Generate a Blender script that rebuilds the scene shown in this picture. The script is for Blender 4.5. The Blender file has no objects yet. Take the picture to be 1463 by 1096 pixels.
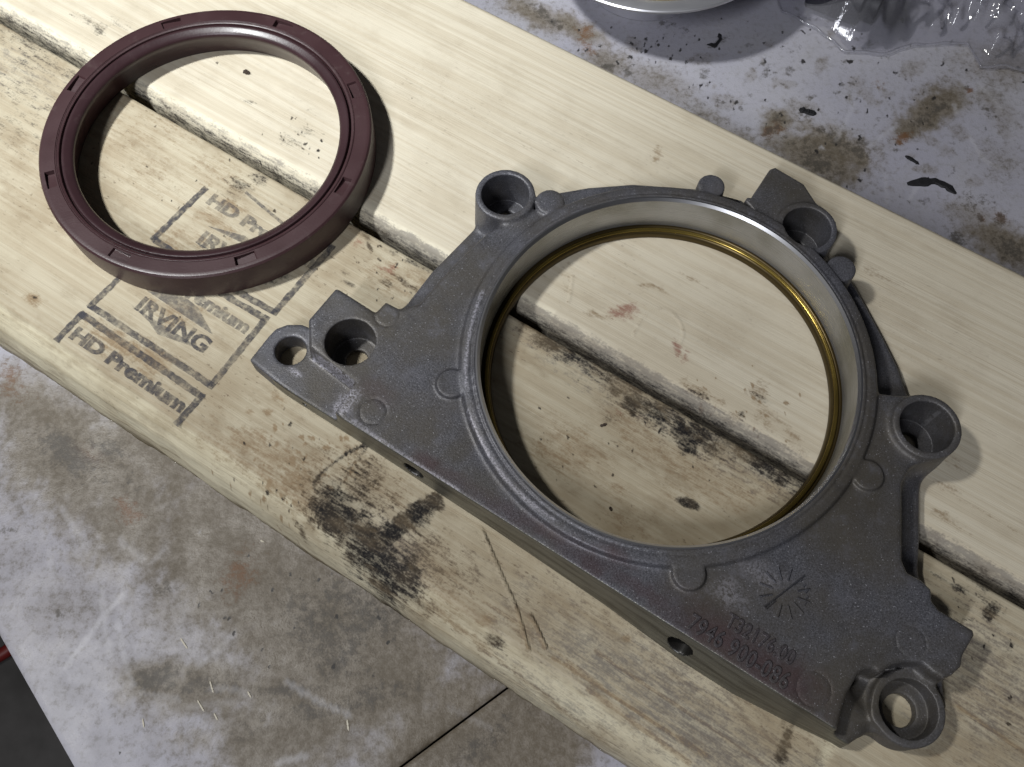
import bpy, math, random
import numpy as np
from mathutils import Matrix, Vector

# ------------------------------------------------------------------ camera, world, lamps, exposure
# Lengths below are millimetres; board tops lie at z = 0 mm, the bench top 38 mm lower (world z = 0).
F_PX, W_PX, H_PX = 1300.0, 1463.0, 1096.0
TILT, ROLL, CAM_H = 0.404236, 0.0122787, 257.8806
BENCH = -38.0
scene = bpy.context.scene
col = scene.collection

def V(x, y, z):
    return (x * .001, y * .001, (z - BENCH) * .001)

cam_d = bpy.data.cameras.new('camera'); cam = bpy.data.objects.new('camera', cam_d); col.objects.link(cam)
cam_d.sensor_width = 36.0; cam_d.lens = 36.0 * F_PX / W_PX; cam_d.clip_start = .01; cam_d.clip_end = 50
ROT = Matrix.Rotation(TILT, 3, 'X') @ Matrix.Rotation(ROLL, 3, 'Z')
cam.matrix_world = Matrix.Translation(V(0, 0, CAM_H)) @ ROT.to_4x4()
scene.camera = cam
scene.view_settings.view_transform = 'Standard'; scene.view_settings.look = 'None'
scene.view_settings.exposure = 0.0; scene.view_settings.gamma = 1.0
scene.cycles.use_denoising = True
scene.cycles.max_bounces = 8; scene.cycles.transparent_max_bounces = 12

world = bpy.data.worlds.new('World'); scene.world = world; world.use_nodes = True
bg = world.node_tree.nodes['Background']; bg.inputs[0].default_value = (.92, .93, 1.0, 1); bg.inputs[1].default_value = .035

def lamp(name, kind, loc, energy, color, size, target=None, cone=None):
    d = bpy.data.lights.new(name, kind); d.energy = energy; d.color = color
    if kind == 'AREA': d.shape = 'RECTANGLE'; d.size, d.size_y = size
    else: d.shadow_soft_size = size
    if kind == 'SPOT': d.spot_size, d.spot_blend = cone
    o = bpy.data.objects.new(name, d); col.objects.link(o); o.location = V(*loc)
    if target is not None:
        o.rotation_euler = (Vector(V(*target)) - Vector(V(*loc))).to_track_quat('-Z', 'Y').to_euler()
    return o
LAMP = (-420, 140, 700)          # a bench lamp to the left: bare bulb and the beam of its reflector
lamp('work_lamp', 'POINT', LAMP, 11.2, (1.0, .985, .95), .030)
lamp('work_lamp_beam', 'SPOT', LAMP, 25.0, (.95, .985, 1.0), .030, (-110, 272, 0), (math.radians(31), 1.0))
lamp('ceiling_lamp', 'AREA', (-560, -820, 1150), 10.5, (.93, .95, 1.0), (.10, .4), (0, 120, 0))

# ------------------------------------------------------------------ coordinates
_R = np.array(ROT)
def at(px, py, z=0.0):
    """point (mm) on the level z seen at photo position px, py"""
    d = _R @ np.array([px - W_PX / 2, -(py - H_PX / 2), -F_PX])
    k = (z - CAM_H) / d[2]
    return d[0] * k, d[1] * k
def ats(pts, z=0.0): return np.array([at(a, b, z) for a, b in pts])
ANG = math.radians(-32.0)
SV = np.array([math.cos(ANG), math.sin(ANG)]); NV = np.array([-math.sin(ANG), math.cos(ANG)])
SEAL_C = np.array([-102.62, 194.12]); BORE_C = np.array([45.45, 111.53])

# ------------------------------------------------------------------ numpy noise and masks
_rng = np.random.RandomState(7)
_tab = _rng.rand(512, 512).astype(np.float32)
def vnoise(x, y, seed=0):
    x = np.asarray(x, np.float32) + seed * 37.3; y = np.asarray(y, np.float32) + seed * 91.7
    xi = np.floor(x).astype(int); yi = np.floor(y).astype(int); fx = x - xi; fy = y - yi
    fx = fx * fx * (3 - 2 * fx); fy = fy * fy * (3 - 2 * fy)
    a = _tab[xi & 511, yi & 511]; b = _tab[(xi + 1) & 511, yi & 511]
    c = _tab[xi & 511, (yi + 1) & 511]; d = _tab[(xi + 1) & 511, (yi + 1) & 511]
    return (a * (1 - fx) + b * fx) * (1 - fy) + (c * (1 - fx) + d * fx) * fy
def fbm(x, y, seed=0, oct=4):
    s = 0; a = .5; t = 0
    for i in range(oct):
        s = s + a * vnoise(x * 2 ** i, y * 2 ** i, seed + i * 3); t += a; a *= .55
    return s / t
def sstep(a, b, x):
    t = np.clip((x - a) / (b - a), 0, 1); return t * t * (3 - 2 * t)
class Marks:
    """stains, prints and scratches worked out over the points of one surface (mm)"""
    def __init__(self, X, Y, z, names, res=.55):
        self.res = res; self.X, self.Y, self.z = X, Y, z; self.m = {n: np.zeros(len(X), np.float32) for n in names}
        self.n1 = fbm(X / 5, Y / 5, 5) - .5; self.n2 = fbm(X / 1.6, Y / 1.6, 9, 3) - .5
    def _add(self, ch, v): self.m[ch] = np.maximum(self.m[ch], v)
    def blob(self, ch, px, py, ra, rb, ang=-32, w=1.0, edge=.9, rough=.9):
        cx, cy = at(px, py, self.z); a = math.radians(ang)
        dx, dy = self.X - cx, self.Y - cy
        near = np.abs(dx) + np.abs(dy) < 4 * (ra + rb)
        u = dx[near] * math.cos(a) + dy[near] * math.sin(a); v = -dx[near] * math.sin(a) + dy[near] * math.cos(a)
        d = np.sqrt((u / ra) ** 2 + (v / rb) ** 2) + rough * (self.n1[near] + .6 * self.n2[near])
        o = np.zeros_like(self.X); o[near] = w * (1 - sstep(1 - edge, 1 + edge, d)); self._add(ch, o)
    def stroke(self, ch, pts, width, w=1.0, rough=.7, edge=.4):
        P = ats(pts, self.z)
        for _ in range(2 if len(P) > 2 else 0):      # round the corners of the line
            P = np.concatenate([P[:1], np.stack([P[:-1] * .75 + P[1:] * .25, P[:-1] * .25 + P[1:] * .75], 1).reshape(-1, 2), P[-1:]])
        best = np.full(len(self.X), 1e9, np.float32)
        for p, q in zip(P[:-1], P[1:]):
            e = q - p; L2 = max(e @ e, 1e-9)
            t = np.clip(((self.X - p[0]) * e[0] + (self.Y - p[1]) * e[1]) / L2, 0, 1)
            best = np.minimum(best, np.hypot(self.X - p[0] - t * e[0], self.Y - p[1] - t * e[1]))
        we = max(width, 1.7 * self.res); w = w * (width / we) ** .5; d = best / (we / 2) + rough * 1.4 * self.n2
        self._add(ch, (w * (1 - sstep(1 - edge, 1 + edge, d))).astype(np.float32))
    def specks(self, ch, n, seed, r0, r1, box=None, w=1.0, ang=None):
        rs = np.random.RandomState(seed); xs, ys = self.X, self.Y
        lo = (xs.min(), ys.min()); hi = (xs.max(), ys.max())
        order = np.argsort(xs); xo = xs[order]
        for i in range(n):
            if box is None: cx = rs.uniform(lo[0], hi[0]); cy = rs.uniform(lo[1], hi[1])
            else: cx, cy = at(box[0] + rs.randn() * box[2], box[1] + rs.randn() * box[3], self.z)
            r = r0 + (r1 - r0) * rs.rand() ** 3; el = 1 + rs.rand() * 1.2; a = rs.rand() * 3.14 if ang is None else ang
            i0, i1 = np.searchsorted(xo, (cx - 3 * r, cx + 3 * r)); ids = order[i0:i1]
            ids = ids[np.abs(ys[ids] - cy) < 3 * r]
            if not len(ids): continue
            dx, dy = xs[ids] - cx, ys[ids] - cy
            u = dx * math.cos(a) + dy * math.sin(a); v = -dx * math.sin(a) + dy * math.cos(a)
            d = np.hypot(u / el, v) / r + 1.0 * self.n2[ids]
            self.m[ch][ids] = np.maximum(self.m[ch][ids], w * (1 - sstep(.6, 1.3, d)))
    def put(self, me, groups):
        for name, chans in groups.items():
            c = np.zeros((len(self.X), 4), np.float32); c[:, 3] = 1
            for i, ch in enumerate(chans):
                if ch: c[:, i] = np.clip(self.m[ch], 0, 1)
            at_ = me.attributes.new(name, 'FLOAT_COLOR', 'POINT'); at_.data.foreach_set('color', c.ravel())

# ------------------------------------------------------------------ objects
def mesh_np(name, verts, faces, smooth=True):
    """verts (n,3) in metres, faces (m,k)"""
    verts = np.asarray(verts, np.float32); faces = np.asarray(faces, np.int32)
    me = bpy.data.meshes.new(name); me.vertices.add(len(verts)); me.vertices.foreach_set('co', verts.ravel())
    m, k = faces.shape
    me.loops.add(m * k); me.loops.foreach_set('vertex_index', faces.ravel())
    me.polygons.add(m); me.polygons.foreach_set('loop_start', np.arange(0, m * k, k, dtype=np.int32))
    me.polygons.foreach_set('use_smooth', np.full(m, smooth)); me.update(calc_edges=True); me.validate()
    return me
def obj(name, me, mat, parent=None):
    o = bpy.data.objects.new(name, me); col.objects.link(o)
    if mat is not None and me is not None:
        me.materials.clear(); me.materials.append(mat)
    if parent is not None: o.parent = parent
    return o
def tag(o, label=None, cat=None, group=None, kind=None):
    for k, v in (('label', label), ('category', cat), ('group', group), ('kind', kind)):
        if v: o[k] = v
    return o
def thing(name, label, cat, loc=(0, 0, 0), rz=0.0, group=None):
    o = bpy.data.objects.new(name, None); col.objects.link(o); o.empty_display_size = .01
    o.location = V(*loc); o.rotation_euler = (0, 0, rz)
    return tag(o, label, cat, group)
def grid_faces(nu, nv, close_u=False, close_v=False):
    iu = np.arange(nu if close_u else nu - 1); iv = np.arange(nv if close_v else nv - 1)
    A, B = np.meshgrid(iu, iv, indexing='ij'); A2 = (A + 1) % nu; B2 = (B + 1) % nv
    return np.stack([A * nv + B, A2 * nv + B, A2 * nv + B2, A * nv + B2], -1).reshape(-1, 4)
def lathe(name, prof, n=256, closed=True, fn=None):
    """prof: (r, z) mm round the local z axis; fn(theta, r, z, i) may move the points"""
    P = np.array(prof, float); th = np.linspace(0, 2 * math.pi, n, endpoint=False)
    T, I = np.meshgrid(th, np.arange(len(P)), indexing='ij'); r = P[I, 0]; z = P[I, 1]
    if fn: r, z = fn(T, r.copy(), z.copy(), I)
    co = np.stack([r * np.cos(T), r * np.sin(T), z], -1).reshape(-1, 3) * .001
    return mesh_np(name, co, grid_faces(n, len(P), True, closed))
def sharp(me, deg=35):
    me.set_sharp_from_angle(angle=math.radians(deg))

# ------------------------------------------------------------------ materials
class Mat:
    def __init__(self, name):
        self.m = bpy.data.materials.new(name); self.m.use_nodes = True; self.t = self.m.node_tree
        self.b = self.t.nodes['Principled BSDF']; self.out = self.t.nodes['Material Output']
        self.tc = None
    def node(self, typ, **kw):
        n = self.t.nodes.new(typ)
        for k, v in kw.items(): setattr(n, k, v)
        return n
    def link(self, a, b): self.t.links.new(a, b)
    def setin(self, sock, v):
        if isinstance(v, bpy.types.NodeSocket): self.link(v, sock)
        elif isinstance(v, (tuple, list)): sock.default_value = tuple(v) + ((1,) if len(v) == 3 and len(sock.default_value) == 4 else ())
        else: sock.default_value = v
    def coord(self, scale=(1, 1, 1), rot=(0, 0, 0), loc=(0, 0, 0)):
        if self.tc is None: self.tc = self.node('ShaderNodeTexCoord')
        mp = self.node('ShaderNodeMapping'); self.link(self.tc.outputs['Object'], mp.inputs[0])
        mp.inputs['Scale'].default_value = scale; mp.inputs['Rotation'].default_value = rot; mp.inputs['Location'].default_value = loc
        return mp.outputs[0]
    def noise(self, scale, vec=None, detail=4, rough=.55, dist=0.0):
        n = self.node('ShaderNodeTexNoise'); n.inputs['Scale'].default_value = scale; n.inputs['Detail'].default_value = detail
        n.inputs['Roughness'].default_value = rough; n.inputs['Distortion'].default_value = dist
        self.link(vec if vec is not None else self.coord(), n.inputs['Vector']); return n.outputs['Fac']
    def voro(self, scale, vec=None, feature='F1'):
        n = self.node('ShaderNodeTexVoronoi', feature=feature); n.inputs['Scale'].default_value = scale
        self.link(vec if vec is not None else self.coord(), n.inputs['Vector']); return n.outputs['Distance']
    def ramp(self, fac, a, b, lo=0.0, hi=1.0):
        n = self.node('ShaderNodeMapRange', interpolation_type='SMOOTHSTEP'); self.setin(n.inputs['Value'], fac)
        for k, v in zip(('From Min', 'From Max', 'To Min', 'To Max'), (a, b, lo, hi)): self.setin(n.inputs[k], v)
        return n.outputs[0]
    def math(self, op, a, b=0.0, clamp=False):
        n = self.node('ShaderNodeMath', operation=op, use_clamp=clamp); self.setin(n.inputs[0], a); self.setin(n.inputs[1], b); return n.outputs[0]
    def mix(self, fac, a, b, mode='MIX'):
        n = self.node('ShaderNodeMix', data_type='RGBA', blend_type=mode)
        self.setin(n.inputs['Factor'], fac); self.setin(n.inputs[6], a); self.setin(n.inputs[7], b); return n.outputs[2]
    def attr(self, name):
        n = self.node('ShaderNodeAttribute', attribute_name=name); s = self.node('ShaderNodeSeparateColor')
        self.link(n.outputs['Color'], s.inputs[0]); return s.outputs
    def bump(self, h, dist, strength=1.0, normal=None):
        n = self.node('ShaderNodeBump'); n.inputs['Distance'].default_value = dist; n.inputs['Strength'].default_value = strength
        self.setin(n.inputs['Height'], h)
        if normal is not None: self.link(normal, n.inputs['Normal'])
        return n.outputs[0]
    def set(self, **kw):
        for k, v in kw.items(): self.setin(self.b.inputs[k.replace('_', ' ')], v)
        return self.m
def simple(name, color, rough=.5, metal=0.0, **kw):
    M = Mat(name); return M.set(Base_Color=color, Roughness=rough, Metallic=metal, **kw)

def wood(name, base, late, seed, dirt, ring=.38, fk=.30):
    M = Mat(name); off = (seed * .37, seed * .81, seed * .23)
    band = M.noise(1, M.coord((2.2, 95, 40), loc=off), 3, .5, .25)
    fine = M.noise(1, M.coord((14, 520, 300), loc=off), 5, .6)
    fibre = M.noise(1, M.coord((60, 2600, 1500), loc=off), 3, .6)
    big = M.noise(22, M.coord(loc=off), 4, .55)
    line = M.math('ABSOLUTE', M.math('SUBTRACT', M.math('FRACT', M.math('MULTIPLY', band, 9.0)), .5))
    c = M.mix(M.ramp(line, .05, .5, 0, ring), base, late)
    c = M.mix(M.ramp(fine, .42, .8, 0, fk), c, tuple(v * .78 for v in late))
    c = M.mix(M.ramp(fibre, .5, .8, 0, .22), c, tuple(v * .7 for v in late))
    c = M.mix(M.ramp(big, .35, .7, 0, .35), c, tuple(v * w for v, w in zip(base, (.86, .84, .80))))
    a1 = M.attr('marks'); a2 = M.attr('prints')
    g1 = M.noise(420, M.coord((.55, 1.3, 1)), 6, .7); g2 = M.noise(1, M.coord((160, 900, 900)), 4, .65); g3 = M.noise(1400, None, 3, .6)
    grit = M.math('ADD', M.math('MULTIPLY', g1, .36), M.math('ADD', M.math('MULTIPLY', g2, .40), M.math('MULTIPLY', g3, .24)))
    grit = M.ramp(grit, .30, .70)
    def wear(mask, soft=.3, k=1.0):
        thr = M.math('ADD', M.math('MULTIPLY', M.math('SUBTRACT', 1.0, mask), .80), .06)
        return M.math('MULTIPLY', M.ramp(M.math('SUBTRACT', grit, thr), -soft * .5, soft), M.math('MULTIPLY', M.ramp(mask, 0, .12), k))
    streak = M.noise(1, M.coord((7, 330, 330), loc=off), 5, .65)
    c = M.mix(M.ramp(a2[1], 0, 1, 0, .75), c, tuple(min(1, v * w) for v, w in zip(base, (1.32, 1.36, 1.34))))   # pale edge wood, colour raised further for lamp light on the slope
    c = M.mix(M.math('MULTIPLY', a2[1], M.ramp(streak, .45, .7, 0, .55)), c, (.27, .215, .12))
    c = M.mix(wear(a1[1], .5, .7), c, (.20, .125, .06))       # brown oil
    c = M.mix(M.ramp(a1[1], .2, 1.0, 0, .30), c, (.30, .20, .10))
    c = M.mix(wear(a2[0], .5, .7), c, (.15, .138, .132))     # grey film
    c = M.mix(wear(a1[2], .5, .75), c, (.23, .07, .048))        # red
    c = M.mix(M.ramp(a1[0], .1, 1.0, 0, .5), c, (.085, .078, .072))
    c = M.mix(M.math('MULTIPLY', wear(a1[0], .5, .98), M.ramp(g3, .2, .6, .80, 1.0)), c, (.012, .0115, .013))     # black grime, and the painted shadow in the board gap
    if dirt:
        sp = M.noise(900, M.coord((.5, 1.2, 1)), 3, .6); patch = M.noise(30, M.coord(loc=off), 4, .6)
        c = M.mix(M.math('MULTIPLY', M.ramp(sp, .60, .72), M.ramp(patch, .42, .68, 0, dirt)), c, (.10, .075, .05))
        c = M.mix(M.ramp(patch, .42, .75, 0, dirt * .62), c, (.27, .205, .125))
        p2 = M.noise(110, M.coord((.6, 1.3, 1), loc=off), 6, .68)
        c = M.mix(M.ramp(p2, .48, .72, 0, dirt * .5), c, (.24, .18, .11))
    h = M.math('ADD', M.math('MULTIPLY', fine, .6), M.math('ADD', M.math('MULTIPLY', fibre, .4), M.math('ADD', M.math('MULTIPLY', a2[2], -2.2), M.math('MULTIPLY', M.math('MULTIPLY', streak, a2[1]), 3.0))))
    return M.set(Base_Color=c, Roughness=.66, Normal=M.bump(h, .00035, .8), Specular_IOR_Level=M.ramp(a1[0], 0, .6, .28, .12))

def casting(name, base, rough=.46, worn_k=.36):
    M = Mat(name)
    f = M.noise(2400, None, 3, .7); m = M.noise(1500, None, 3, .6); l = M.noise(28, None, 4, .6); l2 = M.noise(60, None, 4, .6)
    a1 = M.attr('marks'); geo = M.node('ShaderNodeNewGeometry')
    c = M.mix(M.ramp(f, .3, .75), tuple(x * .55 for x in base), tuple(min(1, x * 1.65) for x in base))
    c = M.mix(M.ramp(l, .40, .68, 0, .75), c, (.080, .069, .052))
    sm = M.noise(140, None, 6, .7)
    c = M.mix(M.ramp(sm, .52, .72, 0, .55), c, (.15, .15, .175))
    c = M.mix(M.ramp(sm, .46, .30, 0, .5), c, (.045, .042, .042))
    c = M.mix(M.ramp(l2, .5, .8, 0, .35), c, tuple(x * .55 for x in base))
    c = M.mix(M.ramp(M.noise(2100, None, 2), .66, .74, 0, .7), c, (.46, .46, .50))
    worn = M.math('MULTIPLY', M.ramp(geo.outputs['Pointiness'], .525, .60), M.ramp(M.noise(420, None, 3), .35, .6))
    c = M.mix(M.math('MULTIPLY', worn, worn_k), c, (.34, .34, .37))
    c = M.mix(M.math('MULTIPLY', M.ramp(l2, .25, .6, .45, 1), M.math('MULTIPLY', a1[0], .8)), c, (.058, .022, .024))     # dark red residue
    c = M.mix(M.math('MULTIPLY', a1[1], .6), c, (.075, .066, .05))      # oil film
    c = M.mix(M.math('MULTIPLY', M.ramp(m, .35, .6), a1[2]), c, (.50, .49, .56))   # scuffed bare metal
    h = M.math('ADD', M.math('MULTIPLY', m, .7), M.math('MULTIPLY', f, .6))
    return M.set(Base_Color=c, Metallic=.3, Roughness=M.ramp(l2, .3, .8, rough - .06, rough + .16), Normal=M.bump(h, .00010, .9))

WOOD_N = wood('spruce_dirty', (.515, .462, .345), (.33, .255, .16), 1, 1.0)
WOOD_F = wood('spruce_clean', (.65, .595, .475), (.48, .405, .285), 4, .30, .40, .16)
CAST = casting('cast_aluminium', (.098, .099, .114))
CAST_PLAIN = casting('cast_aluminium_plain', (.066, .058, .064), worn_k=0.0)
# ------------------------------------------------------------------ floor, bench, boards
flr = Mat('shop_floor')
FLOOR = flr.set(Base_Color=flr.mix(flr.ramp(flr.noise(9, None, 5), .35, .7), (.035, .033, .031), (.085, .080, .078)), Roughness=.7)
fx = np.array([[-2, -2], [2, -2], [2, 2], [-2, 2]], float)
tag(obj('floor', mesh_np('floor', np.c_[fx, np.full(4, -.72)], [[0, 1, 2, 3]], False), FLOOR), kind='structure')

def bench_mat():
    M = Mat('bench_laminate')
    a1 = M.attr('marks'); a2 = M.attr('prints')
    n1 = M.noise(16, None, 6, .6); n2 = M.noise(75, None, 6, .65); n3 = M.noise(420, None, 5, .65); n4 = M.noise(1500, None, 3, .6)
    c = M.mix(M.ramp(n1, .3, .7), (.36, .357, .42), (.41, .405, .445))
    c = M.mix(M.ramp(n2, .45, .8, 0, .35), c, (.31, .30, .285))
    c = M.mix(M.ramp(n3, .48, .72, 0, .45), c, (.225, .218, .215))
    grit = M.math('ADD', M.math('MULTIPLY', n2, .3), M.math('ADD', M.math('MULTIPLY', n3, .5), M.math('MULTIPLY', n4, .2)))
    grit = M.ramp(grit, .32, .68)
    def wear(mask, soft=.2, k=1.0, lo=.06):
        thr = M.math('ADD', M.math('MULTIPLY', M.math('SUBTRACT', 1.0, mask), .8), lo)
        return M.math('MULTIPLY', M.ramp(M.math('SUBTRACT', grit, thr), -soft * .5, soft), M.math('MULTIPLY', M.ramp(mask, 0, .12), k))
    c = M.mix(M.ramp(a1[1], .02, .8, 0, .86), c, (.195, .165, .118))
    c = M.mix(wear(a1[1], .7, .75), c, (.090, .070, .045))        # olive brown film
    c = M.mix(wear(a1[2], .5, .7), c, (.16, .07, .026))         # rust
    c = M.mix(wear(a2[2], .45, .75), c, (.075, .068, .06))          # soot
    c = M.mix(M.math('MULTIPLY', a2[0], .6), c, (.62, .62, .66)) # pale scratches
    c = M.mix(wear(a1[0], .3, .95, .0), c, (.022, .020, .019))   # black specks
    c = M.mix(M.ramp(n4, .66, .74, 0, .6), c, (.09, .085, .08))
    h = M.math('ADD', n3, M.math('MULTIPLY', n4, .6))
    return M.set(Base_Color=c, Roughness=M.ramp(n2, .3, .7, .38, .6), Normal=M.bump(h, .0002, .7))
BENCHM = bench_mat()
bench = bpy.data.objects.new('workbench_top', None); col.objects.link(bench); tag(bench, kind='structure')
BA = math.radians(37.0); BU = np.array([math.cos(BA), math.sin(BA)]); BV = np.array([-math.sin(BA), math.cos(BA)])
E0 = np.array(at(0, 910, BENCH)); E1 = np.array(at(105, 1096, BENCH)); S0 = np.array(at(580, 1090, BENCH)); S1 = np.array(at(715, 990, BENCH))
SU = (S1 - S0) / np.linalg.norm(S1 - S0); SP = np.array([-SU[1], SU[0]]); seam = S0 @ SP
EU = (E1 - E0) / np.linalg.norm(E1 - E0)
def corner(d):   # where the panel's left edge meets the line SP.x = d
    k = (d - E0 @ SP) / (EU @ SP); return E0 + EU * k
def bench_panel(d0, d1, seed):
    """a slab between two lines parallel to the seam, from the left edge to beyond the right of the picture"""
    # fine grid of points over the panel; u runs along the seam, d across it
    L = 520.0; nd = max(40, int((d1 - d0) / .95)); nu = 500
    u = np.concatenate([np.linspace(0, L, nu), np.linspace(L, L + 500, 40)[1:]]); nu = len(u)
    d = np.linspace(d0, d1, nd)
    if d1 > seam: d = np.concatenate([d, np.linspace(d1, d1 + 400, 30)[1:]]); nd = len(d); d1 = d[-1]
    left = np.array([corner(x) for x in d])
    co = left[None] + SU[None, None] * u[:, None, None]
    X, Y = co[..., 0].ravel(), co[..., 1].ravel()
    edge = np.minimum.reduce([np.repeat(u, nd) / 1.0, np.tile(d - d0, nu), np.tile(d1 - d, nu)])
    z = BENCH - .8 * np.clip(1 - edge / .9, 0, 1) ** 2 + .05 * (fbm(X / 40, Y / 40, 3) - .5)
    top = np.c_[X, Y, z]; F = grid_faces(nu, nd)[:, ::1]
    # skirt
    idx = np.arange(nu * nd).reshape(nu, nd)
    loop = np.concatenate([idx[:, 0], idx[-1, 1:], idx[-2::-1, -1], idx[0, -2:0:-1]])
    low = top[loop].copy(); low[:, 2] = BENCH - 24; nb = len(top)
    a = np.arange(len(loop)); b = (a + 1) % len(loop)
    sk = np.stack([loop[a], nb + a, nb + b, loop[b]], 1)
    co = np.r_[top, low]; co = np.c_[co[:, 0], co[:, 1], co[:, 2] - BENCH] * .001
    me = mesh_np('panel', co, np.r_[F, sk]); sharp(me, 50)
    return me, np.r_[X, low[:, 0]], np.r_[Y, low[:, 1]]
def bench_marks(me, X, Y, seed):
    K = Marks(X, Y, BENCH, ['black', 'brown', 'rust', 'pale', 'soot'], 1.0)
    B = K.blob
    # near side of the boards
    for a in [(60, 590, 22, 10, -20, .75), (120, 660, 26, 14, -25, .95), (215, 640, 22, 9, -32, .85), (160, 560, 12, 8, 10, .7), (290, 740, 16, 16, 0, .75), (180, 735, 14, 12, 30, .8), (330, 790, 30, 16, -32, .9),
              (400, 840, 24, 17, -32, .95), (450, 900, 26, 20, -32, 1.0), (520, 900, 20, 14, -32, .95), (540, 960, 20, 12, 10, .95), (470, 1000, 28, 10, 12, .9), (420, 1050, 20, 9, 10, .8), (220, 970, 9, 5, 15, .75), (300, 980, 16, 6, 10, .8),
              (640, 1050, 22, 12, 36, .85), (720, 1040, 22, 14, 36, .95), (760, 1080, 20, 8, 36, .9), (30, 410, 10, 8, 0, .6), (250, 870, 12, 6, 0, .45), (100, 860, 30, 14, 20, .28), (330, 900, 30, 14, 20, .35), (40, 770, 16, 12, 20, .25)]:
        B('brown', a[0], a[1], a[2] * 1.25, a[3] * 1.35, a[4], w=min(1, a[5] * 1.12), edge=1.1)
    for a in [(10, 535, 5, 3, .7), (185, 735, 4, 3, .9), (176, 720, 3, 2, .8), (130, 650, 6, 3, .6), (340, 820, 5, 7, .5), (20, 545, 8, 5, .5)]: B('rust', a[0], a[1], a[2], a[3], -32, w=a[4])
    for a in [(110, 655, 15, 5, -25, .8), (150, 640, 8, 3, -25, .8), (455, 900, 14, 9, -32, .6), (520, 870, 12, 6, -32, .7), (500, 925, 10, 4, 60, .8), (225, 968, 6, 3, 10, .85), (300, 978, 9, 2.5, 8, .6), (470, 1010, 20, 3, 15, .6), (430, 985, 10, 2, 10, .6), (690, 1060, 12, 3, 40, .6),
              (240, 840, 3, 1.5, 0, .7), (10, 758, 2.5, .8, 0, .9), (85, 878, 1.4, .8, -30, .9), (410, 700, 8, 5, -32, .5)]: B('soot', *a[:5], w=a[5], rough=1.7)
    B('brown', 440, 960, 7, 3, 0, w=.4)
    for a in [([(92, 955), (150, 878), (175, 850)], 1.2, .75), ([(146, 840), (147, 885), (158, 942)], .9, .55), ([(168, 890), (178, 945), (190, 980)], 1.2, .5), ([(85, 955), (110, 970), (155, 985)], .8, .35), ([(120, 780), (88, 725)], .5, .5), ([(62, 760), (82, 860)], .4, .4), ([(235, 785), (215, 805)], .7, .5), ([(170, 770), (205, 800)], 1.5, .4),
              ([(250, 895), (280, 940)], 1.0, .3), ([(285, 950), (310, 930), (335, 905)], 1.6, .35), ([(410, 975), (450, 1000), (500, 1022)], .5, .8), ([(395, 1090), (438, 1080)], 2.2, .55), ([(300, 985), (345, 985), (358, 996)], .6, .5), ([(0, 880), (60, 960), (110, 1090)], 9, .3), ([(330, 1002), (270, 1010)], .6, .35), ([(255, 1000), (200, 990)], 1.5, .35), ([(240, 585), (218, 590)], .8, .6), ([(700, 1040), (640, 1010)], 1.5, .2)]:
        K.stroke('pale', a[0], a[1], a[2], rough=1.1)
    # far side
    for a in [(820, 40, 16, 6, -35, .75), (760, 20, 18, 6, -32, .7), (865, 90, 12, 8, -32, .55), (940, 120, 16, 8, -32, .45), (1110, 175, 8, 5, 40, .9), (1190, 215, 15, 11, -25, 1.0), (1165, 225, 18, 9, -32, .9), (1060, 200, 8, 5, -32, .5), (1330, 160, 16, 7, 38, 1.0), (1350, 145, 11, 8, 30, .85), (1300, 185, 8, 4, 38, .9),
              (1400, 320, 14, 8, -32, .5), (1440, 350, 16, 9, -32, .85), (1420, 150, 12, 6, -60, .4), (1440, 90, 20, 12, 0, .5), (1225, 120, 4, 4, 0, .4), (1280, 330, 14, 6, -32, .35), (1010, 170, 12, 5, -32, .4), (1430, 230, 10, 10, 0, .3)]:
        B('brown', *a[:5], w=a[5])
    for a in [(835, 45, 3, 4, .8), (838, 65, 2.5, 5, .7), (1290, 197, 3.5, 2.2, 1.0), (1110, 182, 3, 3, .8), (1100, 188, 3, 2, .9), (1385, 130, 2.2, 1.3, 1.0), (1430, 312, 2.2, 3, .9), (1255, 118, 2.5, 3, .25), (1402, 312, 1.5, 2, .7)]: B('rust', a[0], a[1], a[2], a[3], 38, w=a[4])
    for a in [(1152, 160, 3.2, 1.8, -12, 1.2), (1105, 185, 4, 2, 40, .8), (1185, 190, 7, 3, -40, .8), (1215, 210, 8, 3, -35, .7), (1165, 230, 9, 5, -32, .75), (1340, 155, 5, 3, 30, .8), (1315, 170, 6, 2.5, 35, .85), (790, 30, 8, 2, -35, .8), (770, 15, 5, 2, -35, .8), (1430, 315, 2.5, 3.5, 10, .8), (1400, 312, 1.6, 2, 10, .9), (1365, 342, 4, 2.2, -30, .9), (1440, 355, 7, 4, -30, .8),
              (895, 103, 2, 1.1, -40, 1.1), (870, 95, 3, 1.4, 0, .8), (960, 35, 2.6, 1.0, 20, 1.0), (948, 33, 1.2, 1.2, 0, 1.0), (1030, 58, 3, 1.0, 35, 1.0), (1230, 205, 3, 2, 0, .8), (1395, 285, 6, 5, 0, .35), (1360, 205, 2, 1, 0, .6)]: B('soot', *a[:5], w=min(1, a[5]), rough=1.6)
    for a in [([(1385, 195), (1405, 230), (1425, 238)], .7, .55), ([(1398, 120), (1430, 155)], .8, .5), ([(1265, 250), (1267, 290)], .6, .4), ([(1300, 285), (1312, 265)], 1.5, .4), ([(1220, 150), (1195, 200)], .8, .3), ([(1240, 210), (1280, 180)], .7, .35), ([(1363, 150), (1366, 160)], 1.2, .6), ([(1173, 211), (1176, 212)], 1.2, .8)]:
        K.stroke('pale', a[0], a[1], a[2], rough=1.0)
    K.specks('black', 600, seed, .10, .6, w=.85)
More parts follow.
